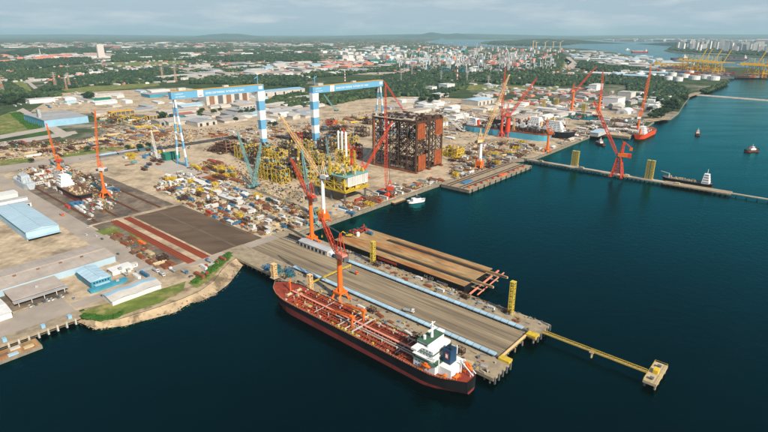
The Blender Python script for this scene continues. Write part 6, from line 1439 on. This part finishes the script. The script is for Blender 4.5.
def yard_gantry(px, first=[None]):
    if first[0] is None:
        t = thing('yard_gantry', '', 'gantry crane', P(*px,5), YAW, 'yellow yard gantries among the container stacks')
        for x in (-12,12):
            for y in (-6,6): MB().bar((x,y,0),(x,y,24),1.8).build('leg','cargo_yellow',t)
        MB().box(-14,14,-6.5,-5,24,26.4).box(-14,14,5,6.5,24,26.4).build('girder','cargo_yellow',t); MB().box(-4,2,-5,5,26.4,29).build('trolley','offwhite',t); first[0] = t
    else: t = dup(first[0], P(*px,5))
    t['label'] = 'yellow yard gantry standing over the container stacks'; return t
for i in range(44):
    x = random.uniform(652,724); yard_gantry((x, 64.5+(x-652)*.125+random.uniform(-1.2,3.4)))
cst = {}
for i in range(170):
    x = random.uniform(648,728) if i < 140 else random.uniform(738,768); y = 65.5+(x-648)*.12+random.uniform(-1.6,4) if x < 730 else random.uniform(76,77.6); m = random.choice(('brown','blue','orange','teal','red','white','grey','offwhite'))
    loc = P(x,y,5)
    if m not in cst:
        b = MB()
        for k in range(6):
            for j in range(3):
                for l_ in range(random.choice((2,3,4))): b.box(-37+k*12.4,-37+k*12.4+12.0,-4.2+j*2.8,-4.2+j*2.8+2.5,l_*2.65,l_*2.65+2.55)
        o = cst[m] = b.build('container_block', m); o.location = loc; o.rotation_euler = (0,0,YAW)
    else: o = dup(cst[m], loc, YAW)
    tag(o, 'mostly %s block of stacked containers in the port' % COLN[m], 'container stack', 'container blocks in the port')
ship('container_ship', P(748,60,0), R(170), 210, 32, [3,13], [1,0], ['dgrey','boot'], 'brown', 'grey container ship passing behind the port cranes', (.08,.16), 24, extras=(clutter_part(40,190,-13,11,70,'brown',14),clutter_part(40,190,-13,11,50,'teal',14)))
ship('cargo_ship', P(648,52.5,0), R(175), 190, 30, [4,13], [1,0], ['red','boot'], 'rust', 'red hulled cargo ship anchored beyond the warehouses', (.08,.18), 26, extras=(clutter_part(40,170,-12,10,30,'white',12),))
ship('cargo_ship', P(688,59.5,0), R(180), 150, 26, [4,12], [1,0], ['navy','boot'], 'rust', 'dark cargo ship with white house lying behind the yard gantries', (.1,.3), 28)
ship('cargo_ship', P(625,50,0), R(20), 80, 16, [3,8], [0,0], ['white','white'], 'grey', 'small white ship out in the channel', (.3,.6), 16)
for i, (x, y, h) in enumerate(((533,48,95),(545,48.5,75),(553,48.3,85),(560,48.5,75),(536,48.2,80))):
    t = thing('far_crane', 'pale orange crane of the far shipyard across the refinery', 'crane', P(x,y,5), 0, 'cranes of the far shipyard'); MB().lattice((0,0,0),(0,0,h),9,6,6,1.8,1.2).build('tower','cream',t); MB().bar((-14,0,h),(40,0,h+(30 if i % 2 else 4)),4,2.5).build('boom','cream',t); MB().box(-16,-6,-4,4,h-3,h+4).build('counterweight','tan',t)
# pale breakwater line beyond the point
bw_ = thing('breakwater', 'long pale rubble breakwater running out from the wooded point', 'breakwater', Vector((0,0,0)), 0)
a = P(691,94.6,0); c = P(790,102.5,0); v = (c-a).normalized(); pr = Vector((-v.y,v.x,0)); nn = 60; vs_ = []
for i in range(nn+1):
    p = a.lerp(c,i/nn)+pr*random.uniform(-1,1); vs_ += [p-pr*15+Vector((0,0,-1)), p-pr*8+Vector((0,0,2.6+random.uniform(-.3,.3))), p+pr*8+Vector((0,0,2.6+random.uniform(-.3,.3))), p+pr*15+Vector((0,0,-1))]
MB().add(vs_, [(4*i+k,4*i+4+k,4*i+5+k,4*i+1+k) for i in range(nn) for k in range(3)]).build('rubble_mound','pale_road',bw_)
lm = MB()
for i in range(20): lm.cyl(*(a.lerp(c,i/20).xy),2.6,4.2,.4,n=6)
tag(lm.build('marker_posts','white',bw_), kind='stuff')

# ------------------------------------------------------------------ the air
hz = MB().box(-58000,58000,-2500,45500,-2.9,420).build('haze', [])
hm_ = bpy.data.materials.new('haze'); hm_.use_nodes = True; n_ = hm_.node_tree.nodes; n_.remove(n_['Principled BSDF'])
pv = n_.new('ShaderNodeVolumePrincipled'); pv.inputs['Density'].default_value = 3.4e-5; pv.inputs['Color'].default_value = (.52,.80,.90,1); pv.inputs['Anisotropy'].default_value = 0.0
hm_.node_tree.links.new(pv.outputs[0], n_['Material Output'].inputs['Volume']); hz.data.materials.append(hm_); tag(hz, kind='stuff'); hz['label'] = 'thin blue haze in the air over the whole coast'; hz['category'] = 'haze'
